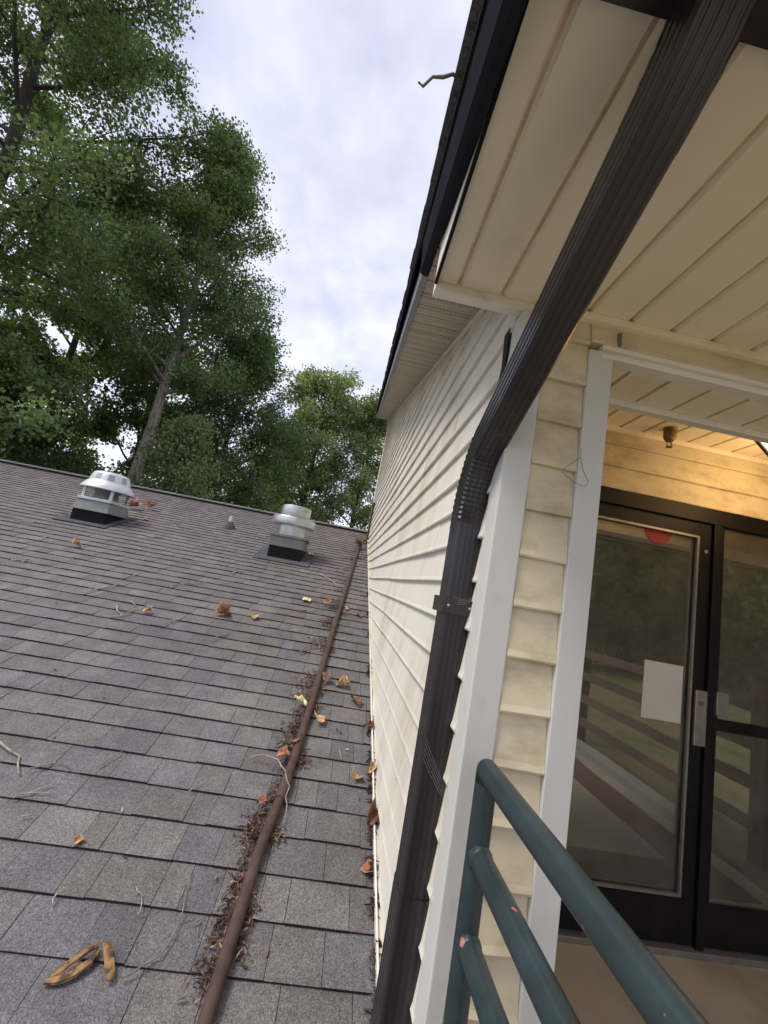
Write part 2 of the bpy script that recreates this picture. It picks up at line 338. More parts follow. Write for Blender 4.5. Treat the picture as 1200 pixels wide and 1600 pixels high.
for k in range(kmin, kmax + 1):
    v = V0 + k * EXP; x = .374; first = True
    thick = rs.random() < .5
    while x > XL:
        w = rs.choice([.09, .12, .145, .165, .185, .205, .225, .25]) * rs.uniform(.92, 1.08)
        if first: w *= rs.uniform(.3, 1); first = False
        x1 = max(x - w, XL)
        t = list(rs.choice(TONES)); far = max(0, min(1, (v - 3.0) / 4.5))
        br = rs.uniform(.90, 1.10)
        br *= .78; t = [t[0] * (1.055 + .08 * far) * br, t[1] * (1 - .03 * far) * br, t[2] * (.975 - .05 * far) * br]
        pieces.append((x1 + .0010, x - .0010, v + rs.uniform(-.0018, .0018), min(v + EXP + .018, RIDGE_Y / rc_ + .0), (.0082 if thick else .0052) + rs.uniform(-.0008, .0012), tuple(t)))
        x = x1; thick = not thick if rs.random() < .85 else thick
SH_F = [(0, 3, 2, 1), (4, 5, 6, 7), (0, 1, 5, 4), (1, 2, 6, 5), (2, 3, 7, 6), (3, 0, 4, 7)]
def shingle_verts(p):
    x0, x1, v0, v1, th, _ = p
    return [rp(x0, v0, -.006), rp(x1, v0, -.006), rp(x1, v1, -.010), rp(x0, v1, -.010), rp(x0, v0, th), rp(x1, v0, th), rp(x1, v1, -.003), rp(x0, v1, -.003)]
def visible_area(p):
    c = rp((p[0] + p[1]) / 2, p[2] + EXP / 2, 0); q = project(c)
    if q is None or not (-60 < q[0] < 640 and 700 < q[1] < 1660): return 0
    return (p[1] - p[0]) / (q[2] ** 3)
order = sorted(range(len(pieces)), key=lambda i: -visible_area(pieces[i]))
near = set(i for i in order[:300] if visible_area(pieces[i]) > 0)
field = MB(); ftone = []
for i, p in enumerate(pieces):
    if i in near:
        b = MB(); b.add(shingle_verts(p), SH_F); b.mi = [1, 0, 1, 1, 1, 1]
        b.build('shingle', [M['shingle'], M['edge']], roof, tone=p[5])
    else:
        field.add(shingle_verts(p), SH_F); field.mi[-6:] = [1, 0, 1, 1, 1, 1]; ftone += [p[5]] * 8
fo = field.build('shingle_field', [M['shingle'], M['edge']], roof)
ca = fo.data.color_attributes.new('tone', 'FLOAT_COLOR', 'POINT')
ca.data.foreach_set('color', np.array([(*t, 1) for t in ftone], dtype=np.float32).ravel()); tag(fo, kind='stuff')
# ridge vent strip and caps
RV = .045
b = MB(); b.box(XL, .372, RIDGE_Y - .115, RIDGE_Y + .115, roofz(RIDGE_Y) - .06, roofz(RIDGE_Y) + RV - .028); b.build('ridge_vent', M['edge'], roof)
x = .37; k = 0
while x > XL:
    w = .145; zt = roofz(RIDGE_Y) + RV; d = .14
    x1 = x - w; hh = .010
    b = MB(); b.add([(x1 - .03, RIDGE_Y - d, zt - d * RB + .001), (x, RIDGE_Y - d, zt - d * RB + hh), (x1 - .03, RIDGE_Y, zt + .003), (x, RIDGE_Y, zt + hh + .004), (x1 - .03, RIDGE_Y + d, zt - d * RB + .001), (x, RIDGE_Y + d, zt - d * RB + hh),
                     (x1 - .03, RIDGE_Y - d, zt - d * RB - .012), (x, RIDGE_Y - d, zt - d * RB - .008), (x1 - .03, RIDGE_Y + d, zt - d * RB - .012), (x, RIDGE_Y + d, zt - d * RB - .008)],
                    [(0, 1, 3, 2), (2, 3, 5, 4), (6, 7, 1, 0), (1, 7, 9, 5, 3), (4, 5, 9, 8), (0, 2, 4, 8, 6), (6, 8, 9, 7)])
    b.mi = [0, 0, 1, 1, 1, 1, 1]
    b.build('ridge_cap', [M['shingle'], M['edge']], roof, tone=tuple(c * rs.uniform(.75, 1.0) for c in TONES[4]))
    x = x1; k += 1

# ------------------------------------------------------------------ main building
main = empty('sided_building', 'cream vinyl sided building with porch entrance and sloping roof edge', 'building')
core = MB()                                     # solid carcass behind the siding
core.prism([(1.30, -4.28), (WY1 - .02, -4.28), (WY1 - .02, rakez(WY1) - .02), (1.30, rakez(1.30) - .02)], WX + .012, WX + .20, lambda u, v, t: (t, u, v))
gw = core.build('gable_wall', M['groove'], main)
def siding_board_x(y0, y1, zb, e, seed, lo, hi, off=0.0, step=.25):
    """board on the gable wall: runs along y, faces -x"""
    r = random.Random(seed); ph = r.uniform(0, 6.28); am = r.uniform(.0008, .0022)
    n = max(2, int((y1 - y0) / step) + 1); ys = [y0 + (y1 - y0) * i / (n - 1) for i in range(n)]
    for fn, z in ((lo, zb), (lo, zb + e), (hi, zb), (hi, zb + e)):
        a, bb = fn
        yc = (z - a) / bb
        if y0 < yc < y1: ys.append(yc)
    ys = sorted(ys); prof = [(-.004, 0), (.018, 0), (.020, .005), (.016, .02), (.004, e + .004), (-.006, e + .004)]
    b = MB(); rows = []
    for y in ys:
        l = lo[0] + lo[1] * y + .012; h = hi[0] + hi[1] * y - .004
        if h <= l + .001: continue
        wv = am * math.sin(y * 2.1 + ph)
        rows.append([(WX - d - off + wv * .8, y, min(max(zb + z + wv, l), h)) for d, z in prof])
    rows = [q for q in rows if max(p[2] for p in q) - min(p[2] for p in q) > .0005 or True]
    # keep the run where the board has some height
    keep = [q for q in rows if q[3][2] - q[0][2] > -1e-6 and (max(p[2] for p in q) - min(p[2] for p in q)) > 1e-4]
    if len(keep) < 2: return None
    i0 = max(rows.index(keep[0]) - 1, 0); i1 = min(rows.index(keep[-1]) + 2, len(rows)); rows = rows[i0:i1]
    m = len(prof)
    for q in rows: b.v += q
    for i in range(len(rows) - 1):
        for j in range(m):
            b.f.append((i * m + j, i * m + (j + 1) % m, (i + 1) * m + (j + 1) % m, (i + 1) * m + j)); b.mi.append(0)
    b.f.append(tuple(range(m))); b.mi.append(0); b.f.append(tuple(range((len(rows) - 1) * m, len(rows) * m))[::-1]); b.mi.append(0)
    return b
E1 = 0.1285
for k in range(-11, 30):
    zb = .05 + k * E1; r = random.Random(100 + k)
    cuts = [1.115]; c = r.choice([2.2, 3.1, 3.9, 4.6, 1.75])
    while c < WY1 - .5: cuts.append(c); c += 3.66
    cuts.append(WY1 - .03)
    for j in range(len(cuts) - 1):
        b = siding_board_x(cuts[j] - (.02 if j else 0), cuts[j + 1], zb, E1, k * 7 + j, (RA, RB), (KA, KB), .0016 * (j % 2))
        if b: b.build('siding_board', M['siding'], gw)
MB().box(WX - .028, WX + .03, WY1 - .035, WY1 + .03, roofz(WY1) - .2, rakez(WY1)).build('far_corner_post', M['white'], main)
# L shaped flashing strip along the foot of the wall
fl = MB(); fl.prism([(0, .004), (.030, .004), (.030, .030), (.024, .030), (.024, .010), (0, .010)], 1.12 / rc_, WY1 / rc_, lambda u, v, t: rp(WX - .004 - u, t, v + .010))
fl.build('foot_channel', M['white'], main)
fl = MB(); fl.prism([(0, 0), (.018, 0), (.018, .012), (0, .012)], 1.08, WY1 - .02, lambda u, v, t: (WX - .012 - u, t, rakez(t) - .020 + v))
fl.build('rake_channel', M['white'], main)
# rake soffit: perforated panels across the overhang
RX0 = 0.095
sl = math.sqrt(1 + KB * KB)
dk = MB(); dk.prism([(RX0, .012), (WX + .05, .012), (WX + .05, .03), (RX0, .03)], .55, WY1 + .02, lambda u, v, t: (u, t, rakez(t) + v))
rsf = dk.build('rake_soffit', M['groove'], main)
y = 1.06; pw = .125
while y < WY1 - .03:
    b = MB(); y1 = min(y + pw - .010, WY1 - .005)
    b.prism([(y, .000), (y + .012, -.008), (y1 - .035, -.008), (y1 - .030, -.002), (y1 - .020, -.002), (y1 - .015, -.008), (y1, -.008), (y1 + .008, .004), (y1 + .008, .011), (y, .011)], RX0 + .002, WX - .008, lambda u, v, t: (t, u, rakez(u) + v))
    b.build('soffit_panel', M['perf'], rsf); y += pw
# roof of the main building with fascia
def rk(u, v, t): return (u, t, rakez(t) + v)
fa = MB(); fa.prism([(.062, -.034), (.074, -.044), (.092, -.044), (.094, .125), (.050, .125), (.050, .100)], .18, 1.30, rk)
fa.build('rake_fascia', M['fascia_shade'], main)
fa = MB(); fa.prism([(.070, -.028), (.093, -.028), (.093, .125), (.070, .125)], 1.298, WY1 + .03, rk)
fa.build('rake_fascia', M['greymetal'], main)
fa = MB(); fa.prism([(.044, .096), (.050, .094), (.066, .126), (.066, .134), (.044, .134)], .17, WY1 + .035, rk)
fa.build('drip_edge', M['curb'], main)
# shingle courses seen at the rake edge
y = .16
i = 0
rf = MB(); rf.prism([(.096, .127), (5.2, .127), (5.2, .137), (.05, .137)], .17, WY1 + .03, rk); rfo = rf.build('upper_roof', M['edge'], main)
while y < WY1:
    b = MB(); y1 = min(y + .16, WY1 + .04)
    b.prism([(y, .138), (y1, .138), (y1, .142), (y, .152)], .030 + rnd.uniform(-.004, .004), 1.2, lambda u, v, t: (t, u, rakez(u) + v))
    b.build('roof_edge_shingle', M['shingle'], rfo, tone=rnd.choice(TONES)); y += .145; i += 1
MB().box(.62, 5.1, WY1 - .25, WY1, -4.28, rakez(WY1) - .03).build('rear_wall', M['siding'], main)
MB().box(5.0, 5.2, 1.06, WY1, -4.28, rakez(1.06)).build('side_wall', M['siding'], main)

# corner post (outside corner) and front wall
MB().box(.365, .443, WY0, 1.127, -3.2, SOF - .028).build('corner_post', M['post'], main, bevel=.004)
fw = MB(); fw.box(.40, .60, WY0 + .03, WBACK, -4.28, SOF + .2)
fwo = fw.build('front_wall', M['groove'], main)
def siding_board_y(x0, x1, zb, e, Y, zt=None, seed=0, warp=.0015):
    r = random.Random(seed); e2 = e if zt is None else min(e, zt - zb)
    b = MB(); n = max(2, int((x1 - x0) / .06) + 1)
    prof = [(-.02, 0), (.018, 0), (.020, .005), (.016, .02), (.004, e2 + .003), (-.02, e2 + .003)]
    m = len(prof); ph = r.uniform(0, 6)
    for i in range(n):
        x = x0 + (x1 - x0) * i / (n - 1); w = warp * math.sin(x * 14 + ph)
        b.v += [(x, Y - d + w * .8, zb + z + w) for d, z in prof]
    for i in range(n - 1):
        for j in range(m): b.f.append((i * m + j, (i + 1) * m + j, (i + 1) * m + (j + 1) % m, i * m + (j + 1) % m)); b.mi.append(0)
    b.f.append(tuple(range(m))[::-1]); b.mi.append(0); b.f.append(tuple(range((n - 1) * m, n * m))); b.mi.append(0)
    return b
for k in range(-12, 7):
    zb = .008 + k * .129
    siding_board_y(.444, .573, zb, .129, WY0 + .018, SOF - .004, k).build('siding_board', M['siding_warm'], fwo)
MB().box(.574, .645, WY0 - .004, WBACK + .005, FLOOR, .767).build('door_trim', M['post'], main, bevel=.003)
# wall over the opening
li = MB(); li.box(.60, 5.0, WY0 + .035, WBACK, LINT + .02, SOF + .2); lio = li.build('lintel', M['groove'], main)
siding_board_y(.575, 4.9, .792, .08, WY0 + .016, SOF - .006, 5).build('siding_board', M['siding_warm'], lio)
b = MB(); b.prism([(WY0 - .004, .790), (WY0 - .004, .776), (WY0 + .006, .774), (WY0 + .006, .764), (WY0 - .006, .760), (WY0 - .006, .747), (WY0 + .03, .747), (WY0 + .03, .790)], .61, 4.9, lambda u, v, t: (t, u, v)); b.build('lintel_trim', M['white'], lio)
MB().box(.646, 4.9, WBACK - .018, WBACK + .012, LINT - .022, LINT + .03).build('inner_edge_trim', M['white'], lio)
x = .60
while x < 4.8:
    a0 = max(x, .647); MB().box(a0, x + .118, WY0 + .032, WBACK - .019, LINT, LINT + .019).build('ceiling_panel', M['ceiling'], lio, bevel=.003); x += .129
MB().box(3.62, 5.0, WY0 + .02, WBACK, -4.28, LINT).build('porch_pier', M['siding_warm'], main)

# porch ceiling
pc = MB(); pc.box(.10, 5.0, .437, WY0 + .02, SOF + .010, SOF + .03); pco = pc.build('porch_ceiling', M['groove'], main)
edges = [.094] + [.167 + .129 * i for i in range(0, 38)]
for a, bb in zip(edges[:-1], edges[1:]):
    g = MB(); g.prism([(a + .011, 0), (bb - .009, 0), (bb - .003, .0095), (a + .004, .0095)], .440, WY0 + .012, lambda u, v, t: (u, t, SOF + v)); g.build('ceiling_panel', M['ceiling'], pco)
MB().box(.10, .40, WY0 + .013, WY0 + .050, SOF - .026, SOF + .012).build('frieze_trim', M['white'], main, bevel=.003)
MB().box(.444, 4.9, WY0 - .012, WY0 + .013, SOF - .022, SOF + .0).build('frieze_trim', M['ceiling'], main, bevel=.003)
# side of the boxed porch ceiling, closed against the rake
b = MB(); b.prism([(.56, SOF + .004), (WY0 + .012, SOF + .004), (WY0 + .012, rakez(WY0) + .01), (.56, rakez(.56) + .01)], .0955, .1000, lambda u, v, t: (t, u, v)); b.build('ceiling_side_board', M['white'], main)
MB().box(.0965, .1040, .44, WY0 + .012, SOF - .012, SOF + .003).build('ceiling_edge_strip', M['curb'], main)
b = MB(); b.prism([(WY0 + .014, SOF + .012), (WY0 + .030, SOF + .012), (WY0 + .030, rakez(WY0) + .01), (WY0 + .014, rakez(WY0) + .01)], .1045, WX, lambda u, v, t: (t, u, v)); b.build('ceiling_end_board', M['siding'], main)
# torn siding corner: dark sheathing gap and a loose grey flap
b = MB(); b.add([(.352, 1.128, .66), (.348, 1.205, .62), (.351, 1.150, .545), (.355, 1.128, .56), (.356, 1.128, .66), (.352, 1.205, .62), (.355, 1.150, .545), (.359, 1.128, .56)], [(0, 1, 2, 3), (7, 6, 5, 4), (0, 4, 5, 1), (1, 5, 6, 2), (2, 6, 7, 3), (3, 7, 4, 0)]); b.build('loose_flap', M['galvgreen'], main)
b = MB(); b.add([(.3585, 1.128, .84), (.3585, 1.175, .84), (.3585, 1.160, .72), (.3585, 1.168, .69), (.3585, 1.150, .62), (.3585, 1.128, .64)], [(0, 1, 2, 3, 4, 5)])
b.add([(.3625, 1.128, .84), (.3625, 1.175, .84), (.3625, 1.160, .72), (.3625, 1.168, .69), (.3625, 1.150, .62), (.3625, 1.128, .64)], [(5, 4, 3, 2, 1, 0)]); b.build('torn_gap', M['edge'], main)
MB().box(.655, .664, WY0 - .006, WY0 + .002, .795, .838).build('trim_clip', M['galvgreen'], main)

# recess: entrance wall, ceiling, doors
ew = MB(); ew.box(.45, 1.05, DY + .02, DY + .12, FLOOR, RCEIL + .1); ew.box(1.05, 3.05, DY + .02, DY + .12, .755, RCEIL + .1); ew.box(3.05, 5, DY + .02, DY + .12, FLOOR, RCEIL + .1)
ewo = ew.build('entrance_wall', M['groove'], main)
for k in range(3):
    zb = .752 + k * .129
    siding_board_y(.46, 4.9, zb, .129, DY + .012, RCEIL, 40 + k, .0008).build('siding_board', M['siding_warm'], ewo)
MB().box(.46, 4.9, DY - .012, DY + .01, RCEIL - .026, RCEIL + .003).build('ceiling_mould', M['ceiling'], ewo)
MB().box(.40, .62, WBACK + .002, DY + .1, FLOOR, RCEIL + .1).build('recess_side_wall', M['siding_warm'], main)
MB().box(4.4, 4.6, WBACK + .002, DY + .1, FLOOR, RCEIL + .1).build('recess_side_wall', M['siding_warm'], main)
rc = MB(); rc.box(.5, 4.9, WBACK, DY + .1, RCEIL + .012, RCEIL + .04); rco = rc.build('recess_ceiling', M['groove'], main)
x = .565
while x < 4.8:
    MB().box(x, x + .122, WBACK + .02, DY + .005, RCEIL, RCEIL + .0115).build('ceiling_panel', M['ceiling'], rco, bevel=.003); x += .1375
# interior room behind the glass
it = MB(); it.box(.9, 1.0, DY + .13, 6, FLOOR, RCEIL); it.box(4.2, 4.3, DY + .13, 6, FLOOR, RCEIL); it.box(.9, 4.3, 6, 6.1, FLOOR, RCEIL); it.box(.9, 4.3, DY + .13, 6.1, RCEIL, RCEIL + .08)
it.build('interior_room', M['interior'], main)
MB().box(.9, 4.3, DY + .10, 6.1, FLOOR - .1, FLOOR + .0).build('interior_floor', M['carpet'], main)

D0, D1, S1 = 1.08, 1.995, 2.98
fr = MB(); fr.box(1.04, 3.05, DY - .005, DY + .10, .665, .752); fr.box(1.04, D0 - .003, DY - .006, DY + .10, FLOOR, .664); fr.box(D1 + .003, D1 + .045, DY - .007, DY + .10, FLOOR + .03, .664); fr.box(S1, 3.05, DY - .006, DY + .10, FLOOR, .664)
fro = fr.build('door_frame', M['door'], main, bevel=.003)
MB().box(1.04, 3.0, DY - .02, DY + .11, FLOOR, FLOOR + .028).build('threshold', M['plate'], fro, bevel=.004)
GL, GR, GB, GT = 1.19, 1.921, -1.215, .585
dl = MB(); yv0, yv1 = DY + .012, DY + .055
dl.box(D0, GL, yv0, yv1, FLOOR + .034, .662); dl.box(GR, D1, yv0, yv1, FLOOR + .034, .662); dl.box(GL + .0005, GR - .0005, yv0 + .001, yv1, FLOOR + .035, GB); dl.box(GL + .0005, GR - .0005, yv0 + .001, yv1, GT, .661)
door = dl.build('entrance_door', M['door'], main)
bead = MB(); bead.box(GL, GL + .012, DY + .006, DY + .02, GB, GT); bead.box(GR - .012, GR, DY + .006, DY + .02, GB, GT); bead.box(GL + .012, GR - .012, DY + .006, DY + .02, GB, GB + .012); bead.box(GL + .012, GR - .012, DY + .006, DY + .02, GT - .012, GT)
bead.build('glazing_bead', M['plate'], door)
MB().box(GL + .002, GR - .002, DY + .030, DY + .036, GB + .002, GT - .002).build('glass_pane', M['glass'], door)
MB().box(1.935, 2.004, DY - .006, DY + .011, -.512, -.238).build('push_plate', M['plate'], door, bevel=.004)
sc = MB()
for i in range(12):
    a = i * math.pi / 6; sc.v.append((1.966 + .011 * math.cos(a), DY + .008, .505 + .011 * math.sin(a)))
for i in range(12):
    a = i * math.pi / 6; sc.v.append((1.966 + .011 * math.cos(a), DY + .013, .505 + .011 * math.sin(a)))
sc.f = [tuple(range(12))] + [(i, i + 12, (i + 1) % 12 + 12, (i + 1) % 12) for i in range(12)]; sc.mi = [0] * 13
sc.build('lock_button', M['plate'], door)
kc = MB().lathe((0, 0, 0), [(.013, 0), (.013, .006), (.011, .008), (.0005, .008)], 18); kco = kc.build('key_cylinder', M['brass'], door, smooth=True); kco.rotation_euler = (math.radians(90), 0, 0); kco.location = (1.968, DY - .0062, -.30)
# sidelight
SL, SR = 2.075, S1 - .07
sd = MB(); sd.box(D1 + .046, SL, yv0, yv1, FLOOR + .034, .662); sd.box(SR, S1 - .001, yv0, yv1, FLOOR + .034, .662)
sd.box(SL + .0005, SR - .0005, yv0 + .001, yv1, FLOOR + .035, -1.235); sd.box(SL + .0005, SR - .0005, yv0 + .001, yv1, -.425, -.37)
side = sd.build('sidelight', M['door'], main)
MB().box(SL + .001, SR - .001, DY + .030, DY + .036, -1.234, -.426).build('glass_pane', M['glass'], side)
MB().box(SL + .001, SR - .001, DY + .030, DY + .036, -.369, .661).build('glass_pane', M['glass'], side)
bl = MB()
zz = -.20
while zz < .66:
    bl.add([(SL + .01, DY + .062, zz), (SR - .01, DY + .062, zz), (SR - .01, DY + .082, zz + .017), (SL + .01, DY + .082, zz + .017), (SL + .01, DY + .0615, zz + .001), (SR - .01, DY + .0615, zz + .001), (SR - .01, DY + .0815, zz + .018), (SL + .01, DY + .0815, zz + .018)], [(0, 3, 2, 1), (4, 5, 6, 7), (0, 1, 5, 4), (2, 3, 7, 6)]); zz += .0215
bl.build('blind', M['blind'], side)
lk = MB().box(2.048, 2.118, DY - .012, DY + .011, -.345, -.230); lk.build('lock_case', M['plate'], side, bevel=.004)

tag(MB().box(1.664, 1.886, DY + .0285, DY + .0292, -.425, -.134).build('paper_notice', M['paper']), 'blank white paper sheet taped to the left door glass', 'notice')
b = MB(); b.lathe((0, 0, 0), [(.083, -.0005), (.084, 0), (.083, .0008)], 36)  # flat red disc set against the glass, upper half inside the rail
o = b.build('round_disc', M['red']); o.rotation_euler = (math.radians(90), 0, 0); o.location = (1.690, DY + .0280, .582)
tag(o, 'round red disc half hidden at the top of the left door glass', 'sticker')

# ------------------------------------------------------------------ gutter and downspout
gt = MB(); gp = [(.437, .985), (.437, .862), (.345, .862), (.335, .900), (.312, .930), (.306, .985), (.312, .985), (.318, .934), (.340, .904), (.350, .868), (.431, .868), (.431, .985)]
gt.prism(gp, .07, 5.0, lambda u, v, t: (t, u, v)); gto = gt.build('eaves_gutter', M['brown'])
tag(gto, 'dark brown gutter along the porch eave at the top right', 'gutter')
dsp = empty('downspout', 'dark brown ribbed rectangular downspout from porch eave down beside corner post', 'downspout')
dsp.location = (.333, 1.2, -3.0)
DX0, DX1 = .296, .371
def rect_ring(c, ax, nrm, wx, dn, ribs=True):
    """ribbed rectangular section round centre c: ax = unit along x, nrm = unit across the depth"""
    pts = []; n = 5
    def side(p0, p1, out, cnt):
        res = []
        for i in range(cnt):
            for s, d in ((0, 0), (.30, 0), (.38, -1), (.62, -1), (.70, 0)):
                t = (i + s) / cnt
                if not ribs: d = 0
                res.append((p0[0] + (p1[0] - p0[0]) * t + out[0] * d * .0015, p0[1] + (p1[1] - p0[1]) * t + out[1] * d * .0015))
        return res
    h, k = wx / 2, dn / 2; ch = .006
    poly = [(-h, -k + ch), (-h + ch, -k)] + side((-h + ch, -k), (h - ch, -k), (0, -1), 4) + [(h - ch, -k), (h, -k + ch)] + side((h, -k + ch), (h, k - ch), (1, 0), 4) + \
           [(h, k - ch), (h - ch, k)] + side((h - ch, k), (-h + ch, k), (0, 1), 4) + [(-h + ch, k), (-h, k - ch)] + side((-h, k - ch), (-h, -k + ch), (-1, 0), 4)
    return [tuple(Vector(c) + Vector(ax) * u + Vector(nrm) * v) for u, v in poly]
def sweep(path, nrms, scales, name, mat, wx=.074, dn=.094, ribs=True):
    b = MB(); m = None
    for c, nn, s in zip(path, nrms, scales):
        r = rect_ring(c, (1, 0, 0), nn, wx * s, dn * s, ribs); m = len(r); b.v += r
    for i in range(len(path) - 1):
        for j in range(m): b.f.append((i * m + j, i * m + (j + 1) % m, (i + 1) * m + (j + 1) % m, (i + 1) * m + j)); b.mi.append(0)
    b.f.append(tuple(range(m))[::-1]); b.mi.append(0); b.f.append(tuple(range((len(path) - 1) * m, len(path) * m))); b.mi.append(0)
    for i, p in enumerate(b.v): b.v[i] = (p[0] - .333, p[1] - 1.2, p[2] + 3.0)
    o = b.build(name, mat, dsp, smooth=True); return o
SLP = -.516; ca_ = math.atan(-SLP); sd_ = Vector((0, math.cos(ca_), -math.sin(ca_))); sn_ = Vector((0, -math.sin(ca_), -math.cos(ca_)))  # along, outward (down/near) normal
# bottom face line passes y=.455 z=.72 ; axis is half a depth above it
xc = .3335
def ax_pt(y, z=None): # point on the sloping axis at bottom-face ordinate y
    base = Vector((xc, y, .72 + SLP * (y - .455))); return base - sn_ * .047
P1 = ax_pt(.475); P2 = ax_pt(1.072)
sweep([P1, P2], [sn_, sn_], [1, 1], 'upper_pipe', M['brown'])
def arc(c, r, a0, a1, n): return [a0 + (a1 - a0) * i / n for i in range(n + 1)]
# lower elbow: from the slope to vertical, crimped
VY = 1.20                                        # axis of the vertical pipe
def elbow(pA, dA, nA, pB, dB, nB, name, n=22, amp=.055, lo=.12, hi=.92):
    L = (pB - pA).length * .62; path = []; nr = []; scl = []
    for i in range(n + 1):
        t = i / n; h0 = 2 * t ** 3 - 3 * t ** 2 + 1; h1 = t ** 3 - 2 * t ** 2 + t; h2 = -2 * t ** 3 + 3 * t ** 2; h3 = t ** 3 - t ** 2
        p = pA * h0 + dA * (L * 1.6) * h1 + pB * h2 + dB * (L * 1.6) * h3
        nn = (nA * (1 - t) + nB * t).normalized(); path.append(p); nr.append(nn)
        scl.append(1.015 + (amp * (1 if i % 2 else -.2) if lo < t < hi else .0))
    return sweep(path, nr, scl, name, M['brown'])
elbow(P2 - sd_ * .015, sd_, sn_, Vector((xc, VY, .205)), Vector((0, 0, -1)), Vector((0, -1, 0)), 'lower_elbow', 34, .045, .10, .95)
sweep([(xc, VY, .225), (xc, VY, -.80)], [(0, -1, 0)] * 2, [1, 1], 'lower_pipe', M['brown'])
sweep([(xc, VY, -.745), (xc, VY, -.765), (xc, VY, -.77), (xc, VY, -3.0)], [(0, -1, 0)] * 4, [1.05, 1.05, 1.06, 1.08], 'boot_pipe', M['brown'])
elbow(Vector((xc, .378, .870)), Vector((0, .12, -1)).normalized(), Vector((0, -1, -.12)).normalized(), P1 + sd_ * .012, sd_, sn_, 'upper_elbow', 14, .02, .25, .75)
st = MB(); st.box(-.044, .044, -.058, .06, 2.955, 2.999); 
for zz in (.02,): pass
sto = MB()
for (a, b2, c, d) in ((-.0435, .0435, -.0575, -.0535), (-.0435, -.0400, -.0535, .075), (.0400, .0435, -.0535, .075)): sto.box(a, b2, c, d, 2.955, 2.999)
strap = sto.build('strap', M['brown'], dsp, bevel=.001)
for xx in (-.030, .030): MB().lathe((0, 0, 0), [(.0042, 0), (.0042, .0012), (.003, .0026), (.0005, .003)], 10).build('screw', M['plate'], strap)
for o_, xx in zip(strap.children, (-.030, .030)): o_.rotation_euler = (math.radians(90), 0, 0); o_.location = (xx, -.0577, 2.977)

# ------------------------------------------------------------------ railing
rl = empty('pipe_railing', 'dark teal painted steel pipe railing in front of the corner post', 'railing'); rl.location = (.397, .96, FLOOR)
TR = .0238
def loc(p, o): return tuple(Vector(p) - Vector(o))
RO = (.397, .96, FLOOR)
zt = -.356
bend = [loc((.397, .96, FLOOR), RO), loc((.397, .96, zt - .05), RO)] + [loc((.397, .96 - .05 + .05 * math.cos(a), zt - .05 + .05 * math.sin(a)), RO) for a in [math.radians(15 * i) for i in range(1, 6)]] + [loc((.397, .90, zt), RO)]
MB().tube([loc((.397, .96, FLOOR), RO), loc((.397, .96, zt - .004), RO)], TR, 24).build('post', M['teal'], rl, smooth=True)
for i in range(7):
    z = zt - .162 * i
    b = MB(); b.tube([loc((.397, .962 if i else .962, z), RO), loc((.397, -1.6, z), RO)], TR if i == 0 else TR * .98, 24)
    b.build('rail', M['teal'], rl, smooth=True)
    if i:
        wl_ = MB(); wl_.tube([loc((.397, .942, z), RO), loc((.397, .934, z), RO), loc((.397, .928, z), RO)], [TR * 1.12, TR * 1.10, TR * .99], 20); wl_.build('weld', M['teal'], rl, smooth=True)
cp_ = MB(); cp_.lathe(loc((.397, .96, zt - .004), RO), [(TR, -.02), (TR, .004), (TR * .93, .013), (TR * .72, .021), (TR * .40, .026), (.001, .028)], 24); cp_.build('end_cap', M['teal'], rl, smooth=True)
MB().tube([loc((.397, -1.5, FLOOR), RO), loc((.397, -1.5, zt - .01), RO)], TR, 20).build('post', M['teal'], rl, smooth=True)

# ------------------------------------------------------------------ porch sprinkler and lamp
sp_ = empty('fire_sprinkler', 'brownish pendant fire sprinkler hanging from the porch ceiling above the door', 'sprinkler'); sp_.location = (1.60, 2.0, RCEIL)
MB().lathe((0, 0, 0), [(.034, .0), (.036, -.006), (.031, -.012), (.031, -.05), (.028, -.058), (.020, -.072), (.010, -.078), (.001, -.078)], 20).build('body', M['brass'], sp_, smooth=True)
b = MB()
for s in (-1, 1): b.tube([(s * .006, 0, -.074), (s * .014, 0, -.086), (s * .014, 0, -.096), (s * .004, 0, -.106)], .003, 8)
b.build('frame_arm', M['brass'], sp_, smooth=True)
MB().lathe((0, 0, 0), [(.001, -.104), (.017, -.105), (.017, -.108), (.001, -.109)], 16).build('deflector', M['brass'], sp_)
lm = empty('porch_lamp', 'lit porch ceiling lamp with tapered black frame at right edge', 'lamp'); LX, LY, LZ = 2.085, 1.70, RCEIL - .002; lm.location = (LX, LY, LZ)
b = MB(); b.box(-.16, .16, -.16, .16, -.035, -.022); b.box(-.07, .07, -.07, .07, -.022, 0); b.build('top_plate', M['black'], lm, bevel=.003)
for sx in (-1, 1):
    for sy_ in (-1, 1): MB().tube([(sx * .145, sy_ * .145, -.035), (sx * .075, sy_ * .075, -.20)], .009, 8).build('frame_bar', M['black'], lm)
MB().box(-.085, .085, -.085, .085, -.215, -.200).build('bottom_plate', M['black'], lm, bevel=.003)
b = MB(); b.add([(-.136, -.136, -.036), (.136, -.136, -.036), (.136, .136, -.036), (-.136, .136, -.036), (-.068, -.068, -.199), (.068, -.068, -.199), (.068, .068, -.199), (-.068, .068, -.199)],
                [(0, 1, 5, 4), (1, 2, 6, 5), (2, 3, 7, 6), (3, 0, 4, 7), (3, 2, 1, 0), (4, 5, 6, 7)]); b.build('lamp_glass', M['lampglass'], lm)
pl = bpy.data.lights.new('porch_lamp_bulb', 'POINT'); pl.energy = 3.6; pl.color = (1.0, .60, .25); pl.shadow_soft_size = .12
po = bpy.data.objects.new('bulb', pl); C.objects.link(po); po.parent = lm; po.location = (0, .05, -.28)

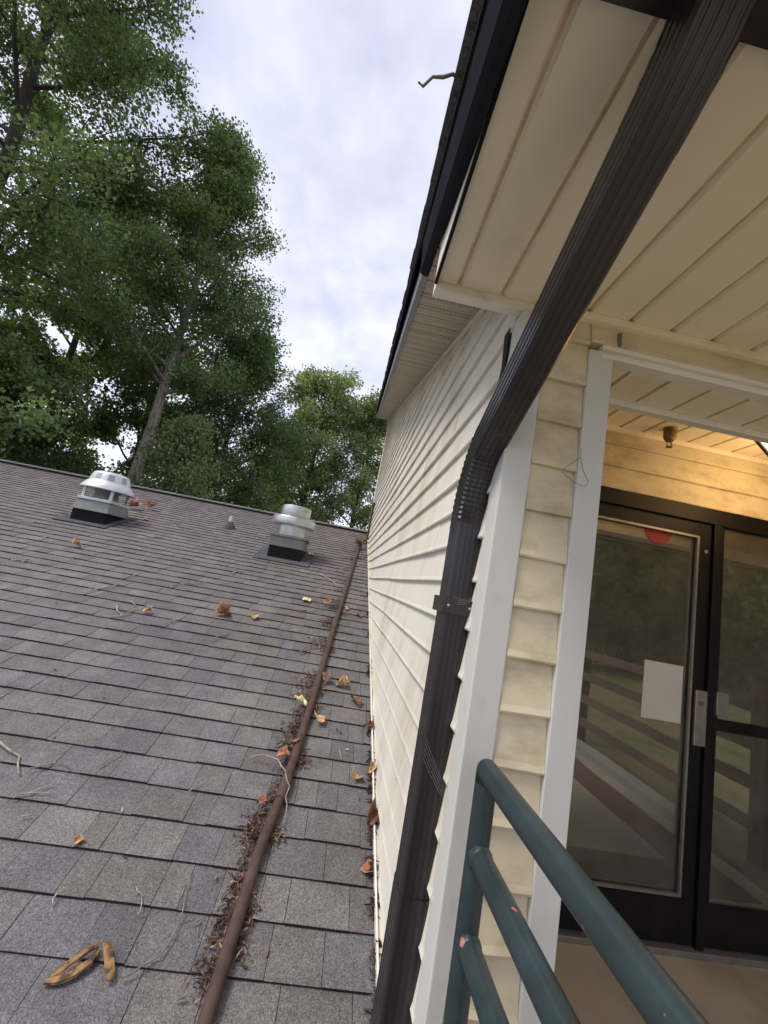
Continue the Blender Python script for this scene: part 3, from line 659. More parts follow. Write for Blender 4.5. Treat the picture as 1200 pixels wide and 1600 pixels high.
# ------------------------------------------------------------------ roof vents
def curb(parent, o, x0, x1, y0, y1, z1, inset=.0, name='curb', mat='curb'):
    b = MB(); pts = [(x0, y0), (x1, y0), (x1, y1), (x0, y1)]
    vs_ = [(x - o[0], y - o[1], roofz(y) - .01 - o[2]) for x, y in pts] + [(x - o[0], y - o[1], z1 - o[2]) for x, y in pts]
    b.add(vs_, [(0, 3, 2, 1), (4, 5, 6, 7), (0, 1, 5, 4), (1, 2, 6, 5), (2, 3, 7, 6), (3, 0, 4, 7)])
    return b.build(name, M[mat], parent, bevel=.006)
def flashing(parent, o, x0, x1, y0, y1):
    b = MB(); pts = [(x0, y0), (x1, y0), (x1, y1), (x0, y1)]
    vs_ = [Vector(on_roof(x, y, .013)) - Vector(o) for x, y in pts] + [Vector(on_roof(x, y, .016)) - Vector(o) for x, y in pts]
    b.add([tuple(v) for v in vs_], [(0, 3, 2, 1), (4, 5, 6, 7), (0, 1, 5, 4), (1, 2, 6, 5), (2, 3, 7, 6), (3, 0, 4, 7)]); return b.build('flashing', M['flash'], parent)
o1 = (-3.43, 6.03, roofz(6.03))
v1 = empty('mushroom_exhaust_fan', 'white domed exhaust fan on black curb, left on the shingle roof', 'roof vent'); v1.location = o1
curb(v1, o1, -3.645, -3.216, 5.765, 6.295, .243); flashing(v1, o1, -3.78, -3.12, 5.64, 6.42)
b = MB(); b.add([(-.235, -.285, .243 - o1[2]), (.235, -.285, .243 - o1[2]), (.235, .285, .243 - o1[2]), (-.235, .285, .243 - o1[2]), (-.20, -.24, .385 - o1[2]), (.20, -.24, .385 - o1[2]), (.20, .24, .385 - o1[2]), (-.20, .24, .385 - o1[2])],
                [(0, 3, 2, 1), (4, 5, 6, 7), (0, 1, 5, 4), (1, 2, 6, 5), (2, 3, 7, 6), (3, 0, 4, 7)]); b.build('base_hood', M['galvgreen'], v1, bevel=.004)
b = MB(); b.box(-.215, .215, -.255, .255, .386 - o1[2], .425 - o1[2]); b.build('base_band', M['galvwhite'], v1, bevel=.004)
for sx in (-1, 1):
    for s2 in (-1, 1): MB().box(sx * .18 - .018, sx * .18 + .018, s2 * .20 - .012, s2 * .20 + .012, .425 - o1[2], .60 - o1[2]).build('cap_bracket', M['galvwhite'], v1)
z0 = -o1[2]
MB().lathe((0, 0, z0), [(.17, .426), (.14, .52), (.19, .60)], 28).build('inlet_cone', M['galvgreen'], v1, smooth=True)
cap1 = MB().lathe((0, 0, z0), [(.29, .565), (.325, .555), (.328, .562), (.315, .60), (.275, .655), (.255, .67), (.25, .685), (.225, .775), (.205, .80), (.16, .815), (.001, .822)], 40); c1 = cap1.build('dome_cap', M['galvwhite'], v1, smooth=True)
for row in range(4):
    for az in (-62, -100, -20, 200):
        b = MB(); zz = .70 + row * .022; rr = .2475 - (zz - .685) * .28 + .003
        pts = [(rr * math.cos(math.radians(az + d)), rr * math.sin(math.radians(az + d)), z0 + zz) for d in (-9, -4, 0, 4, 9)]
        b.tube(pts, .0042, 6); b.build('louvre', M['galvgreen'], c1)
for sx, yy in ((-.0, -.2565),): pass
o2 = (-.825, 6.02, roofz(6.02)); z0 = -o2[2]
v2 = empty('round_exhaust_vent', 'stacked round galvanised exhaust vent on black curb near the siding', 'roof vent'); v2.location = o2
curb(v2, o2, -1.05, -.600, 5.755, 6.29, .250); flashing(v2, o2, -1.20, -.46, 5.60, 6.42)
b = MB(); b.box(-.232, .232, -.272, .272, z0 + .249, z0 + .385); b.build('base_box', M['galvgreen'], v2, bevel=.004)
b = MB(); b.box(-.258, .258, -.298, .298, z0 + .385, z0 + .420); b.build('base_flange', M['galvgreen'], v2, bevel=.004)
MB().lathe((0, 0, z0), [(.205, .42), (.200, .425), (.200, .60)], 40).build('neck', M['galv'], v2, smooth=True)
MB().lathe((0, 0, z0), [(.27, .578), (.300, .572), (.304, .580), (.304, .668), (.296, .682), (.21, .690)], 44).build('wind_band', M['galv'], v2, smooth=True)
MB().lathe((0, 0, z0), [(.200, .690), (.203, .70), (.208, .715), (.210, .84), (.206, .850), (.19, .856), (.001, .858)], 40).build('top_drum', M['galv'], v2, smooth=True)
o3 = on_roof(-1.96, 6.95)
v3 = empty('plumbing_vent', 'small plumbing vent stub with dark cone flashing between the two fans', 'roof vent'); v3.location = o3
MB().lathe((0, 0, 0), [(.105, -.035), (.10, .01), (.05, .10), (.042, .11)], 24).build('cone_flashing', M['flash'], v3, smooth=True)
MB().lathe((0, 0, 0), [(.034, .0), (.034, .205), (.028, .206), (.028, .10)], 20).build('pipe', M['galvwhite'], v3, smooth=True)

# ------------------------------------------------------------------ rusty pipe
pp = empty('rusty_pipe', 'long rusty steel pipe lying on the shingles beside the siding', 'pipe'); pp.location = on_roof(-.1, 1.8)
PO = Vector(pp.location)
pr = .0212
pth = [(-.150, 0.55), (-.128, 1.25), (-.124, 1.371), (-.107, 1.80), (-.068, 2.14), (-.064, 2.198), (-.029, 2.80), (.020, 3.9), (.076, 5.0), (.15, 6.5), (.226, 7.96)]
P3 = [Vector(on_roof(x, y, .030)) - PO for x, y in pth]
MB().tube(P3[:5], pr, 16).build('pipe_length', M['rust'], pp, smooth=True)
MB().tube(P3[4:], pr, 16).build('pipe_length', M['rust'], pp, smooth=True)
cpl = [Vector(on_roof(x, y, .030)) - PO for x, y in ((-.0785, 2.05), (-.068, 2.14), (-.0655, 2.175))]
MB().tube(cpl, pr * 1.22, 16).build('coupling', M['rust'], pp, smooth=True)
e0 = Vector(on_roof(.226, 7.96, .030)) - PO; e1 = Vector((.335, 7.99, roofz(7.99) + .035)) - PO; e2 = Vector((.335, 7.99, 1.50)) - PO
MB().tube([e0 - Vector((.002, .05, .015)), e0, e0 + Vector((.02, .01, .0)), e1 - Vector((.02, 0, 0)), e1, e1 + Vector((0, 0, .06))], pr * 1.15, 14).build('elbow', M['rust'], pp, smooth=True)
MB().tube([e1, e2], pr, 14).build('riser', M['barkdark'], pp, smooth=True)
MB().tube([e2 - Vector((0, 0, .03)), e2 + Vector((0, 0, .02))], pr * 1.5, 14).build('riser_cap', M['barkdark'], pp, smooth=True)

# ------------------------------------------------------------------ fence across the walkway (seen in the door glass)
fn = empty('rail_fence', 'brown wooden rail fence beyond the walkway, mirrored in the door glass', 'fence'); FX = 3.42; fn.location = (FX, 0, -1.5)
y = 1.2
while y > -14:
    MB().box(-.06, .06, y - .06, y + .06, -.2, 1.28).build('post', M['fencewood'], fn, bevel=.006)
    for z in (.22, .50, .78, 1.06): MB().box(-.085, -.061, y - 2.4 + .01, y, z, z + .095).build('rail', M['fencewood'], fn)
    y -= 2.4

# ------------------------------------------------------------------ trees
def unit(a): return a / np.maximum(np.linalg.norm(a, axis=-1, keepdims=True), 1e-9)
def leaf_cloud(name, centers, n_per, sd, size, cols, rng, parent, keep=None):
    n = len(centers); N = n * n_per
    c = np.repeat(centers, n_per, axis=0) + np.clip(rng.normal(size=(N, 3)), -1.45, 1.45) * np.array(sd)
    if keep is not None: c = c[keep(c)]; N = len(c)
    nrm = unit(rng.normal(size=(N, 3)) * np.array([1, 1, .8]) + np.array([0, 0, .75]))
    t = unit(np.cross(nrm, rng.normal(size=(N, 3)))); bt = np.cross(nrm, t)
    s = size * rng.uniform(.65, 1.3, size=(N, 1)); w = s * rng.uniform(.38, .55, size=(N, 1)); fold = rng.uniform(.05, .30, size=(N, 1)) * s
    v = np.empty((N, 4, 3), np.float32)
    v[:, 0] = c - t * s * .5; v[:, 1] = c + bt * w - nrm * fold + t * s * .06; v[:, 2] = c + t * s * .5; v[:, 3] = c - bt * w - nrm * fold + t * s * .06
    me = bpy.data.meshes.new(name); me.vertices.add(N * 4); me.vertices.foreach_set('co', v.ravel())
    me.loops.add(N * 4); me.loops.foreach_set('vertex_index', np.arange(N * 4, dtype=np.int32))
    me.polygons.add(N); me.polygons.foreach_set('loop_start', np.arange(0, N * 4, 4, dtype=np.int32)); me.polygons.foreach_set('loop_total', np.full(N, 4, np.int32))
    me.update(calc_edges=True)
    cl = np.repeat(np.arange(n), n_per)
    if keep is not None: cl = cl[:0]
    k = rng.integers(0, len(cols), size=N); base = np.array(cols)[k] * rng.uniform(.72, 1.30, size=(N, 1))
    if len(cl) == N: base = base * (rng.uniform(.74, 1.26, size=(n, 1)))[cl]
    col = np.ones((N, 4, 4), np.float32); col[:, :, :3] = base[:, None, :]
    a = me.color_attributes.new('tone', 'FLOAT_COLOR', 'POINT'); a.data.foreach_set('color', col.ravel())
    me.materials.append(M['leaf']); o = bpy.data.objects.new(name, me); C.objects.link(o); o.parent = parent; return o
GREEN = [(0.131, 0.189, 0.084), (0.115, 0.175, 0.088), (0.152, 0.208, 0.088), (0.105, 0.16, 0.088), (0.17, 0.22, 0.095)]
GREEN2 = [(.115, .158, .056), (.128, .170, .064), (.102, .145, .058), (.145, .180, .072), (.15, .165, .072)]
GREEN3 = [(0.13, 0.19, 0.095), (0.113, 0.172, 0.092), (0.149, 0.209, 0.095), (0.126, 0.188, 0.104)]
def tree(name, label, loc, H, tr, cb, rad, nl, nside, ncl, nleaf, size, cols, seed, bark='barkdark', shape='oval', group=None, sd=(.33, .33, .21), el=(15, 60)):
    rng = np.random.default_rng(seed); r = random.Random(seed)
    root = empty(name, label, 'tree', group); root.location = loc
    tp = []; wx = wy = 0
    for i in range(9):
        t = i / 8; tp.append(Vector((wx, wy, H * t))); wx += r.uniform(-.18, .18) * H / 25; wy += r.uniform(-.18, .18) * H / 25
    def trunk_at(t):
        i = min(int(t * 8), 7); f = t * 8 - i; return tp[i].lerp(tp[i + 1], f)
    wood = MB(); wood.tube(tp, [tr * (1.15 if i == 0 else (1 - .93 * (i / 8) ** 1.1)) for i in range(9)], 12)
    centers = []
    for i in range(nl):
        t = cb + (.985 - cb) * ((i + r.random() * .8) / nl); q = (t - cb) / (1 - cb)
        if shape == 'oval': prof = (math.sin(math.pi * min(1, .16 + .80 * q)) ** .75)
        elif shape == 'column': prof = .55 + .45 * math.sin(math.pi * min(1, .25 + .75 * q)) if q < .8 else max(.18, 1.0 * (1 - q) / .2 * .85)
        else: prof = max(.15, math.sqrt(max(0, 1 - (q * 1.0) ** 2)))
        L = rad * prof * r.uniform(.72, 1.15); az = i * 2.39996 + r.uniform(-.5, .5); e = math.radians(el[0] + (el[1] - el[0]) * q + r.uniform(-12, 12))
        p0 = trunk_at(t * .94); d = Vector((math.cos(az) * math.cos(e), math.sin(az) * math.cos(e), math.sin(e)))
        pts = [p0]; cur = p0.copy(); dd = d.copy(); n = 6
        for s in range(n):
            dd = (dd + Vector((r.uniform(-.16, .16), r.uniform(-.16, .16), r.uniform(-.10, .16) - .05 * (s > 2)))).normalized(); cur = cur + dd * (L / n); pts.append(cur.copy())
        lr = max(.025, tr * .34 * (1 - .6 * q)) ; wood.tube(pts, [lr * (1 - .85 * (s / n)) for s in range(n + 1)], 6, cap=False)
        for j in range(nside):
            s = .22 + .78 * (j + r.random()) / nside; k = min(int(s * n), n - 1); pb = pts[k].lerp(pts[k + 1], s * n - k); ld = (pts[k + 1] - pts[k]).normalized()
            sdv = (ld * r.uniform(.3, 1.0) + Vector((r.gauss(0, 1), r.gauss(0, 1), r.gauss(.1, .6))).normalized() * .95).normalized(); l2 = L * r.uniform(.16, .36) * (1.15 - .4 * s)
            pe = pb + sdv * l2 + Vector((0, 0, -.08 * l2)); pm = pb.lerp(pe, .5) + Vector((0, 0, .06 * l2))
            wood.tube([pb, pm, pe], [lr * .3, lr * .2, .008], 5, cap=False)
            for c in range(ncl):
                u = .25 + .85 * (c + r.random()) / ncl
                centers.append(tuple(pb.lerp(pe, u) + Vector((r.gauss(0, .22), r.gauss(0, .22), r.gauss(0, .16)))))
    wo = wood.build('trunk', M[bark], root, smooth=True)
    leaf_cloud('crown', np.array(centers, dtype=np.float64), nleaf, sd, size, cols, rng, root)
    return root
GZ = -4.3
TG = 'trees behind the roof ridge'
GREEN4 = [(0.181, 0.235, 0.113), (0.203, 0.251, 0.13), (0.165, 0.217, 0.109), (0.225, 0.257, 0.142), (0.214, 0.228, 0.135)]
tree('tall_tree', 'tallest broadleaf tree at left, crown running out of the picture top', (-15.9, 15.0, GZ), 36, .42, .15, 6.8, 62, 13, 5, 46, .130, GREEN, 1, shape='column', group=TG, el=(0, 48))
tree('tall_tree', 'tall tree with bare pale grey trunk rising behind the domed fan', (-9.45, 18.0, GZ), 24.4, .30, .46, 4.2, 38, 10, 5, 38, .118, GREEN, 2, bark='bark', group=TG, el=(16, 72), shape='cone')
tree('broadleaf_tree', 'dense rounded mid green tree right of the pale grey trunk', (-7.2, 22.0, GZ), 16.6, .26, .16, 4.3, 40, 10, 5, 34, .13, GREEN3, 3, group=TG)
tree('broadleaf_tree', 'light green tree with dark forked trunk right behind the round vent', (-3.3, 27.0, GZ), 17.2, .28, .36, 4.8, 28, 8, 4, 34, .15, GREEN4, 4, group=TG, el=(28, 65))
tree('broadleaf_tree', 'light green tree partly hidden by the far end of the siding', (-.1, 28.0, GZ), 17.0, .24, .18, 4.8, 32, 9, 4, 34, .15, GREEN4, 5, group=TG)
tree('tall_tree', 'dark tree filling the gap between the two tall trees', (-17.2, 23.0, GZ), 26, .30, .12, 5.4, 34, 9, 5, 28, .20, GREEN, 6, shape='column', group=TG)
tree('understory_tree', 'low bright green young tree at the foot of the pale trunk', (-6.75, 16.3, GZ), 9.4, .08, .30, 1.6, 20, 7, 4, 26, .115, GREEN4, 7, group=TG)
tree('understory_tree', 'low dark bushy tree over the ridge at the left edge', (-15.6, 18.5, GZ), 12.0, .14, .2, 3.6, 26, 8, 5, 28, .145, GREEN, 8, group=TG)
tree('broadleaf_tree', 'shaded tree behind the pale trunk and the domed fan', (-13.2, 25.0, GZ), 17, .26, .16, 4.6, 28, 8, 5, 28, .18, GREEN, 9, group=TG)
tree('broadleaf_tree', 'far tree between the round vent and the dense rounded tree', (-6.6, 34.0, GZ), 15.5, .24, .15, 5.0, 26, 8, 5, 22, .22, GREEN2, 10, group=TG)
BG = 'trees mirrored in the door glass'
for i, (x, y, h, s) in enumerate(((11, -11, 12, 21), (13.4, -11.5, 13, 22), (16.2, -12, 13, 23), (15, -17.5, 17, 24), (19, -17, 18, 25), (22.5, -17, 18, 26), (22, -25, 21, 27), (28, -23, 21, 28))):
    tree('broadleaf_tree', 'tree behind the viewer seen only as green in the door glass', (x, y, -1.5), h, .25, .03, 4.2, 30, 7, 4, 24, .26, GREEN2 if i % 3 == 1 else GREEN3, s, group=BG, sd=(.6, .6, .45))

# ------------------------------------------------------------------ dead leaves, twigs, litter
def curled_leaf(seed, size, lobes=5, curl=1.0, elong=1.3):
    r = random.Random(seed); b = MB(); nr, na = 4, 20; cv = r.uniform(.5, 1.4) * curl; tw = r.uniform(-.8, .8)
    vs_ = [(0, 0, 0)]
    for i in range(1, nr + 1):
        for k in range(na):
            a = 2 * math.pi * k / na; q = i / nr
            R = size * .5 * q * (1 + .15 * math.sin(lobes * a + seed) * q + r.uniform(-.09, .09))
            x, y = R * math.cos(a) * elong, R * math.sin(a)
            z = cv * (y * y) / size * 2.2 + cv * .6 * x * abs(x) / size * math.sin(tw * 3) + r.uniform(-.065, .065) * size * q + tw * x * y / size
            vs_.append((x, y, z))
    fs = [(0, 1 + k, 1 + (k + 1) % na) for k in range(na)]
    for i in range(nr - 1):
        for k in range(na):
            a0 = 1 + i * na; a1 = a0 + na; fs.append((a0 + k, a1 + k, a1 + (k + 1) % na, a0 + (k + 1) % na))
    mz = min(p[2] for p in vs_); vs_ = [(p[0], p[1], p[2] - mz) for p in vs_]
    b.add(vs_, fs)
    st_ = b; return st_
def leaf(name, label, x, y, size, mat, seed, rz=None, h=.012, curl=1.0, group=None, elong=1.25):
    b = curled_leaf(seed, size * .72, 4 + seed % 3, curl, elong); o = b.build(name, M[mat], smooth=True)
    md = o.modifiers.new('thickness', 'SOLIDIFY'); md.thickness = .0012
    o.location = on_roof(x, y, h); o.rotation_euler = (RANG, 0, rz if rz is not None else (seed * 1.7) % 6.28)
    return tag(o, label, 'leaf', group)
LG = 'dead leaves on the shingle roof'
leaf('dead_leaf', 'bright orange dead leaf on the shingles close to the siding, lowest on the right', .325, 1.82, .062, 'leaf_orange', 3, .4, group=LG)
leaf('dead_leaf', 'tan crumpled dead leaf near the siding, left of the downspout', .265, 2.26, .075, 'leaf_tan', 4, 1.0, group=LG)
leaf('dead_leaf', 'round light orange dead leaf just right of the rusty pipe', .025, 2.63, .10, 'leaf_tan', 5, 2.0, .02, .6, LG)
leaf('dead_leaf', 'pale yellow dead leaf lying left of the rusty pipe', -.10, 2.73, .095, 'leaf_pale', 6, 2.8, .03, .8, LG)
leaf('dead_leaf', 'orange dead leaf on litter just left of the rusty pipe', -.115, 2.30, .075, 'leaf_orange', 8, .6, .035, 1.0, LG)
leaf('dead_leaf', 'reddish dead leaf tucked against the rusty pipe behind the orange one', -.088, 2.40, .070, 'leaf_orange', 9, 1.6, .04, 1.0, LG)
leaf('dead_leaf', 'small brownish orange leaf below the pipe coupling', -.150, 2.03, .05, 'leaf_orange', 31, .6, .035, .8, LG)
leaf('dead_leaf', 'rust red curled dead leaf alone on the open shingles', -.945, 3.80, .15, 'leaf_orange', 10, .5, .012, 1.3, LG)
leaf('dead_leaf', 'light tan dead leaf right of the rust red curled one', -.70, 3.84, .12, 'leaf_tan', 11, 1.9, group=LG)
leaf('dead_leaf', 'cream coloured leaf left of the pipe high on the roof', -.31, 4.45, .11, 'leaf_pale', 12, .3, .012, .3, LG)
leaf('dead_leaf', 'orange dead leaf on the litter heap high on the pipe', -.085, 4.40, .13, 'leaf_orange', 13, 1.1, .04, 1.0, LG)
leaf('dead_leaf', 'small dull pink leaf left of the orange heap leaf', -.30, 4.20, .06, 'leaf_orange', 32, 1.1, .012, .5, LG)
leaf('dead_leaf', 'dark brown shrivelled leaf between pipe and siding', .24, 2.87, .11, 'leaf_brown', 14, 2.2, group=LG)
leaf('dead_leaf', 'curled tan leaf between pipe and siding, above the brown one', .15, 3.01, .10, 'leaf_tan', 15, 2.9, group=LG)
leaf('dead_leaf', 'orange leaf touching the pipe from the right', .035, 3.06, .09, 'leaf_orange', 16, .9, .025, 1.1, LG)
leaf('dead_leaf', 'dull pink leaf right of the pipe high on the roof', .245, 4.29, .075, 'leaf_orange', 17, 2.4, .012, .4, LG)
leaf('dead_leaf', 'tiny pale leaf right of the pipe near the dull pink one', .12, 4.42, .07, 'leaf_tan', 33, 1.2, .012, .5, LG)
leaf('dead_leaf', 'small tan curled leaf alone low on the left shingles', -.75, 1.78, .036, 'leaf_tan', 18, 1.2, .012, 1.4, LG)
leaf('dead_leaf', 'brown dead leaf against the domed fan curb', -3.50, 6.98, .19, 'leaf_orange', 19, .2, .02, 1.2, LG)
leaf('dead_leaf', 'reddish dead leaf right of the one by the domed fan', -3.36, 7.12, .17, 'leaf_orange', 20, 1.5, .02, 1.2, LG)
leaf('dead_leaf', 'small orange leaf in front of the two leaves by the domed fan', -3.05, 6.44, .13, 'leaf_orange', 21, 2.2, group=LG)
leaf('dead_leaf', 'small tan leaf on the shingles below the domed fan', -2.88, 4.79, .10, 'leaf_tan', 22, .8, group=LG)
leaf('dead_leaf', 'small brown leaf beside the forked twig', -1.48, 3.60, .07, 'leaf_tan', 23, .8, group=LG)
leaf('dead_leaf', 'white scrap of leaf at the foot of the round vent', -.50, 6.22, .13, 'leaf_pale', 34, .8, .02, .4, LG)
leaf('dead_leaf', 'dark red leaf lodged against the foot channel of the siding', .335, 2.02, .085, 'leaf_brown', 24, 1.3, .02, 1.8, LG)
leaf('dead_leaf', 'pale curled leaf lodged against the siding above the dark red one', .338, 2.30, .055, 'leaf_tan', 25, 1.3, .025, 2.0, LG)
leaf('dead_leaf', 'dark brown leaf at the siding foot level with the pale yellow leaf', .335, 2.62, .06, 'leaf_brown', 35, .3, .02, 1.6, LG)
leaf('dead_leaf', 'brown leaf near the far end of the rusty pipe', .17, 7.3, .16, 'leaf_brown', 26, .3, .02, 1.3, LG)
leaf('dead_leaf', 'reddish leaf beside the pipe elbow at the ridge', .25, 7.75, .15, 'leaf_orange', 27, 1.3, .02, 1.3, LG)
# the big rolled leaf pair at bottom left
def rolled(pts, rad, label, name='rolled_leaf'):
    b = MB(); n = len(pts); P = [Vector(on_roof(x, y, h)) for x, y, h in pts]; seg = 18; r = random.Random(len(label)); ridge = [r.uniform(-1, 1) for _ in range(18)]
    P = [P[i].lerp(P[i + 1], t) + Vector((r.uniform(-1, 1), r.uniform(-1, 1), r.uniform(-.5, 1))) * .0016 for i in range(n - 1) for t in (0, .33, .67)] + [P[-1]]; n = len(P)
    for i, p in enumerate(P):
        t = (P[min(i + 1, n - 1)] - P[max(i - 1, 0)]).normalized(); a = Vector((0, -rs_, rc_)); a = (a - t * a.dot(t)).normalized(); c = t.cross(a); f = rad * (.45 + .75 * math.sin(math.pi * (.12 + .76 * i / (n - 1))))
        for k in range(seg):                     # open scroll with veins running along it
            an = -2.5 + 5.3 * k / (seg - 1); q = f * (1 - .07 * max(0, k - 7)) * (1 + .20 * ridge[k]) * r.uniform(.88, 1.10); b.v.append(tuple(p + a * math.cos(an) * q * .62 + c * math.sin(an) * q * 1.15))
    for i in range(n - 1):
        for k in range(seg - 1): b.f.append((i * seg + k, i * seg + k + 1, (i + 1) * seg + k + 1, (i + 1) * seg + k)); b.mi.append(0)
    o = b.build(name, M['leaf_curl'], smooth=True); md = o.modifiers.new('thickness', 'SOLIDIFY'); md.thickness = .0016
    return tag(o, label, 'leaf', 'rolled leaves low on the roof')
rolled([(-.490, 1.485, .028), (-.508, 1.472, .03), (-.530, 1.45, .026), (-.552, 1.430, .02), (-.570, 1.415, .016)], .0085, 'upper of the two rolled brown leaves at bottom left')
rolled([(-.485, 1.478, .02), (-.492, 1.452, .018), (-.515, 1.428, .016), (-.545, 1.412, .014), (-.578, 1.405, .014)], .0085, 'lower rolled brown leaf at bottom left, joined to the upper one')
rolled([(-.472, 1.488, .036), (-.458, 1.474, .034), (-.440, 1.452, .026), (-.424, 1.432, .020), (-.412, 1.420, .018)], .0105, 'short rolled brown leaf right of the other rolled leaves')
TW = 'dry twigs on the shingle roof'
def twig(label, pts, rad, mat='twig', forks=(), h=.016, seed=1):
    r = random.Random(seed); b = MB()
    def run(pp, rr):
        P = [Vector(on_roof(p[0], p[1], (p[2] if len(p) > 2 else h))) for p in pp]; Q = []
        for i in range(len(P) - 1):
            for s in range(2): Q.append(P[i].lerp(P[i + 1], s / 2) + Vector((r.uniform(-1, 1), r.uniform(-1, 1), r.uniform(0, .9))) * rr * 1.9)
        Q.append(P[-1]); b.tube(Q, [rr * (1.15 - .65 * i / len(Q)) for i in range(len(Q))], 6)
    rad = rad * .74
    run(pts, rad)
    for f in forks: run(f, rad * .7)
    return tag(b.build('dry_twig', M[mat], smooth=True), label, 'twig', TW)
twig('long bent twig at the left edge of the shingles', [(-1.36, 2.15), (-1.22, 2.09), (-1.15, 2.01)], .006, seed=1)
twig('forked brown twig just below the long bent twig', [(-1.09, 1.90), (-1.05, 1.93), (-1.0, 1.985)], .0042, forks=([(-1.05, 1.93), (-.98, 1.945)],), seed=2)
twig('thin hooked twig right of the long bent twig', [(-1.13, 2.04), (-1.05, 2.09), (-1.0, 2.08), (-.99, 2.05)], .0035, 'twigdark', seed=3)
twig('short straight twig on the shingles left of centre', [(-.885, 2.10), (-.845, 2.20)], .004, 'twigdark', seed=4)
twig('long curving branch running up from the rolled leaves', [(-.385, 1.425), (-.34, 1.458), (-.307, 1.49), (-.292, 1.55), (-.295, 1.60), (-.318, 1.665), (-.325, 1.74)], .0034, 'twigdark', forks=([(-.294, 1.58), (-.262, 1.60)],), seed=5)
twig('forked pale twig in the middle of the left shingles', [(-1.73, 3.60), (-1.60, 3.46), (-1.58, 3.62)], .008, forks=([(-1.60, 3.46), (-1.66, 3.42)], [(-1.68, 3.72), (-1.60, 3.66)]), seed=6)
twig('pale twig up left of the forked pale one', [(-2.06, 3.72), (-2.02, 3.86), (-1.96, 4.02)], .008, forks=([(-2.02, 3.86), (-2.10, 3.82)],), seed=7)
twig('thin twig low on the far left shingles', [(-2.98, 4.12), (-2.9, 4.20), (-2.84, 4.20)], .008, forks=([(-2.9, 4.2), (-2.88, 4.12)],), seed=8)
twig('small twig below the domed fan at left', [(-3.24, 4.78), (-3.28, 4.94)], .008, seed=9)
twig('grey arching twig lying across the rusty pipe', [(-.265, 2.275, .02), (-.20, 2.275, .045), (-.135, 2.235, .065), (-.085, 2.165, .072), (-.052, 2.09, .062), (-.044, 2.03, .03), (-.040, 1.955, .016)], .0042, seed=10)
twig('thin twig below the rust red leaf', [(-.86, 3.30), (-.84, 3.38), (-.79, 3.48)], .006, 'twigdark', seed=11)
twig('small hooked twig above the rolled leaves', [(-.475, 1.655), (-.445, 1.635), (-.425, 1.60), (-.428, 1.58)], .0026, seed=12)
twig('short pale twig right of the forked twig', [(-1.24, 3.50), (-1.20, 3.66)], .007, seed=13)
twig('thin pale twig beside the pipe high on the roof', [(-.29, 5.40), (-.15, 5.26), (-.02, 5.05)], .008, seed=14)
twig('tiny twig left of the round vent', [(-1.22, 4.82), (-1.15, 5.0)], .008, seed=15)
twig('dark bent twig sticking out of litter left of the pipe', [(-.20, 3.36, .02), (-.17, 3.43, .03), (-.10, 3.54, .03)], .007, 'twigdark', seed=16)
twig('thin branching twig in the middle of the shingles', [(-1.56, 4.18), (-1.46, 4.34), (-1.34, 4.44)], .007, 'twigdark', forks=([(-1.46, 4.34), (-1.35, 4.30)],), seed=17)
twig('small pale twig above the pale forked twigs', [(-2.0, 4.16), (-1.97, 4.28), (-1.98, 4.40)], .007, seed=18)
twig('thin short twig left of the pipe coupling', [(-.47, 2.04), (-.425, 2.105)], .003, seed=19)
twig('short pale twig near the siding foot', [(.165, 2.42), (.185, 2.36)], .003, seed=20)
twig('small twig at the far left above the others', [(-3.9, 5.25), (-3.75, 5.32)], .009, seed=21)
twig('thin twig right of the domed fan', [(-2.55, 5.6), (-2.40, 5.72)], .008, 'twigdark', seed=22)
twig('pale sliver of twig left of the rolled leaves', [(-.70, 1.605), (-.69, 1.58)], .003, seed=23)
twig('small grey twig beside the small tan curled leaf', [(-1.0, 1.835), (-.97, 1.85)], .003, seed=24)
t_ = MB(); t_.tube([(.30, .72, 1.12), (.06, .715, 1.075), (.022, .70, 1.066), (.004, .70, 1.052), (-.018, .70, 1.045), (-.034, .705, 1.022), (-.045, .705, 1.030)], [.0042, .004, .0036, .004, .003, .003, .002], 7)
tag(t_.build('dry_twig', M['twigdark'], smooth=True), 'bare twig poking out over the roof edge against the sky', 'twig')

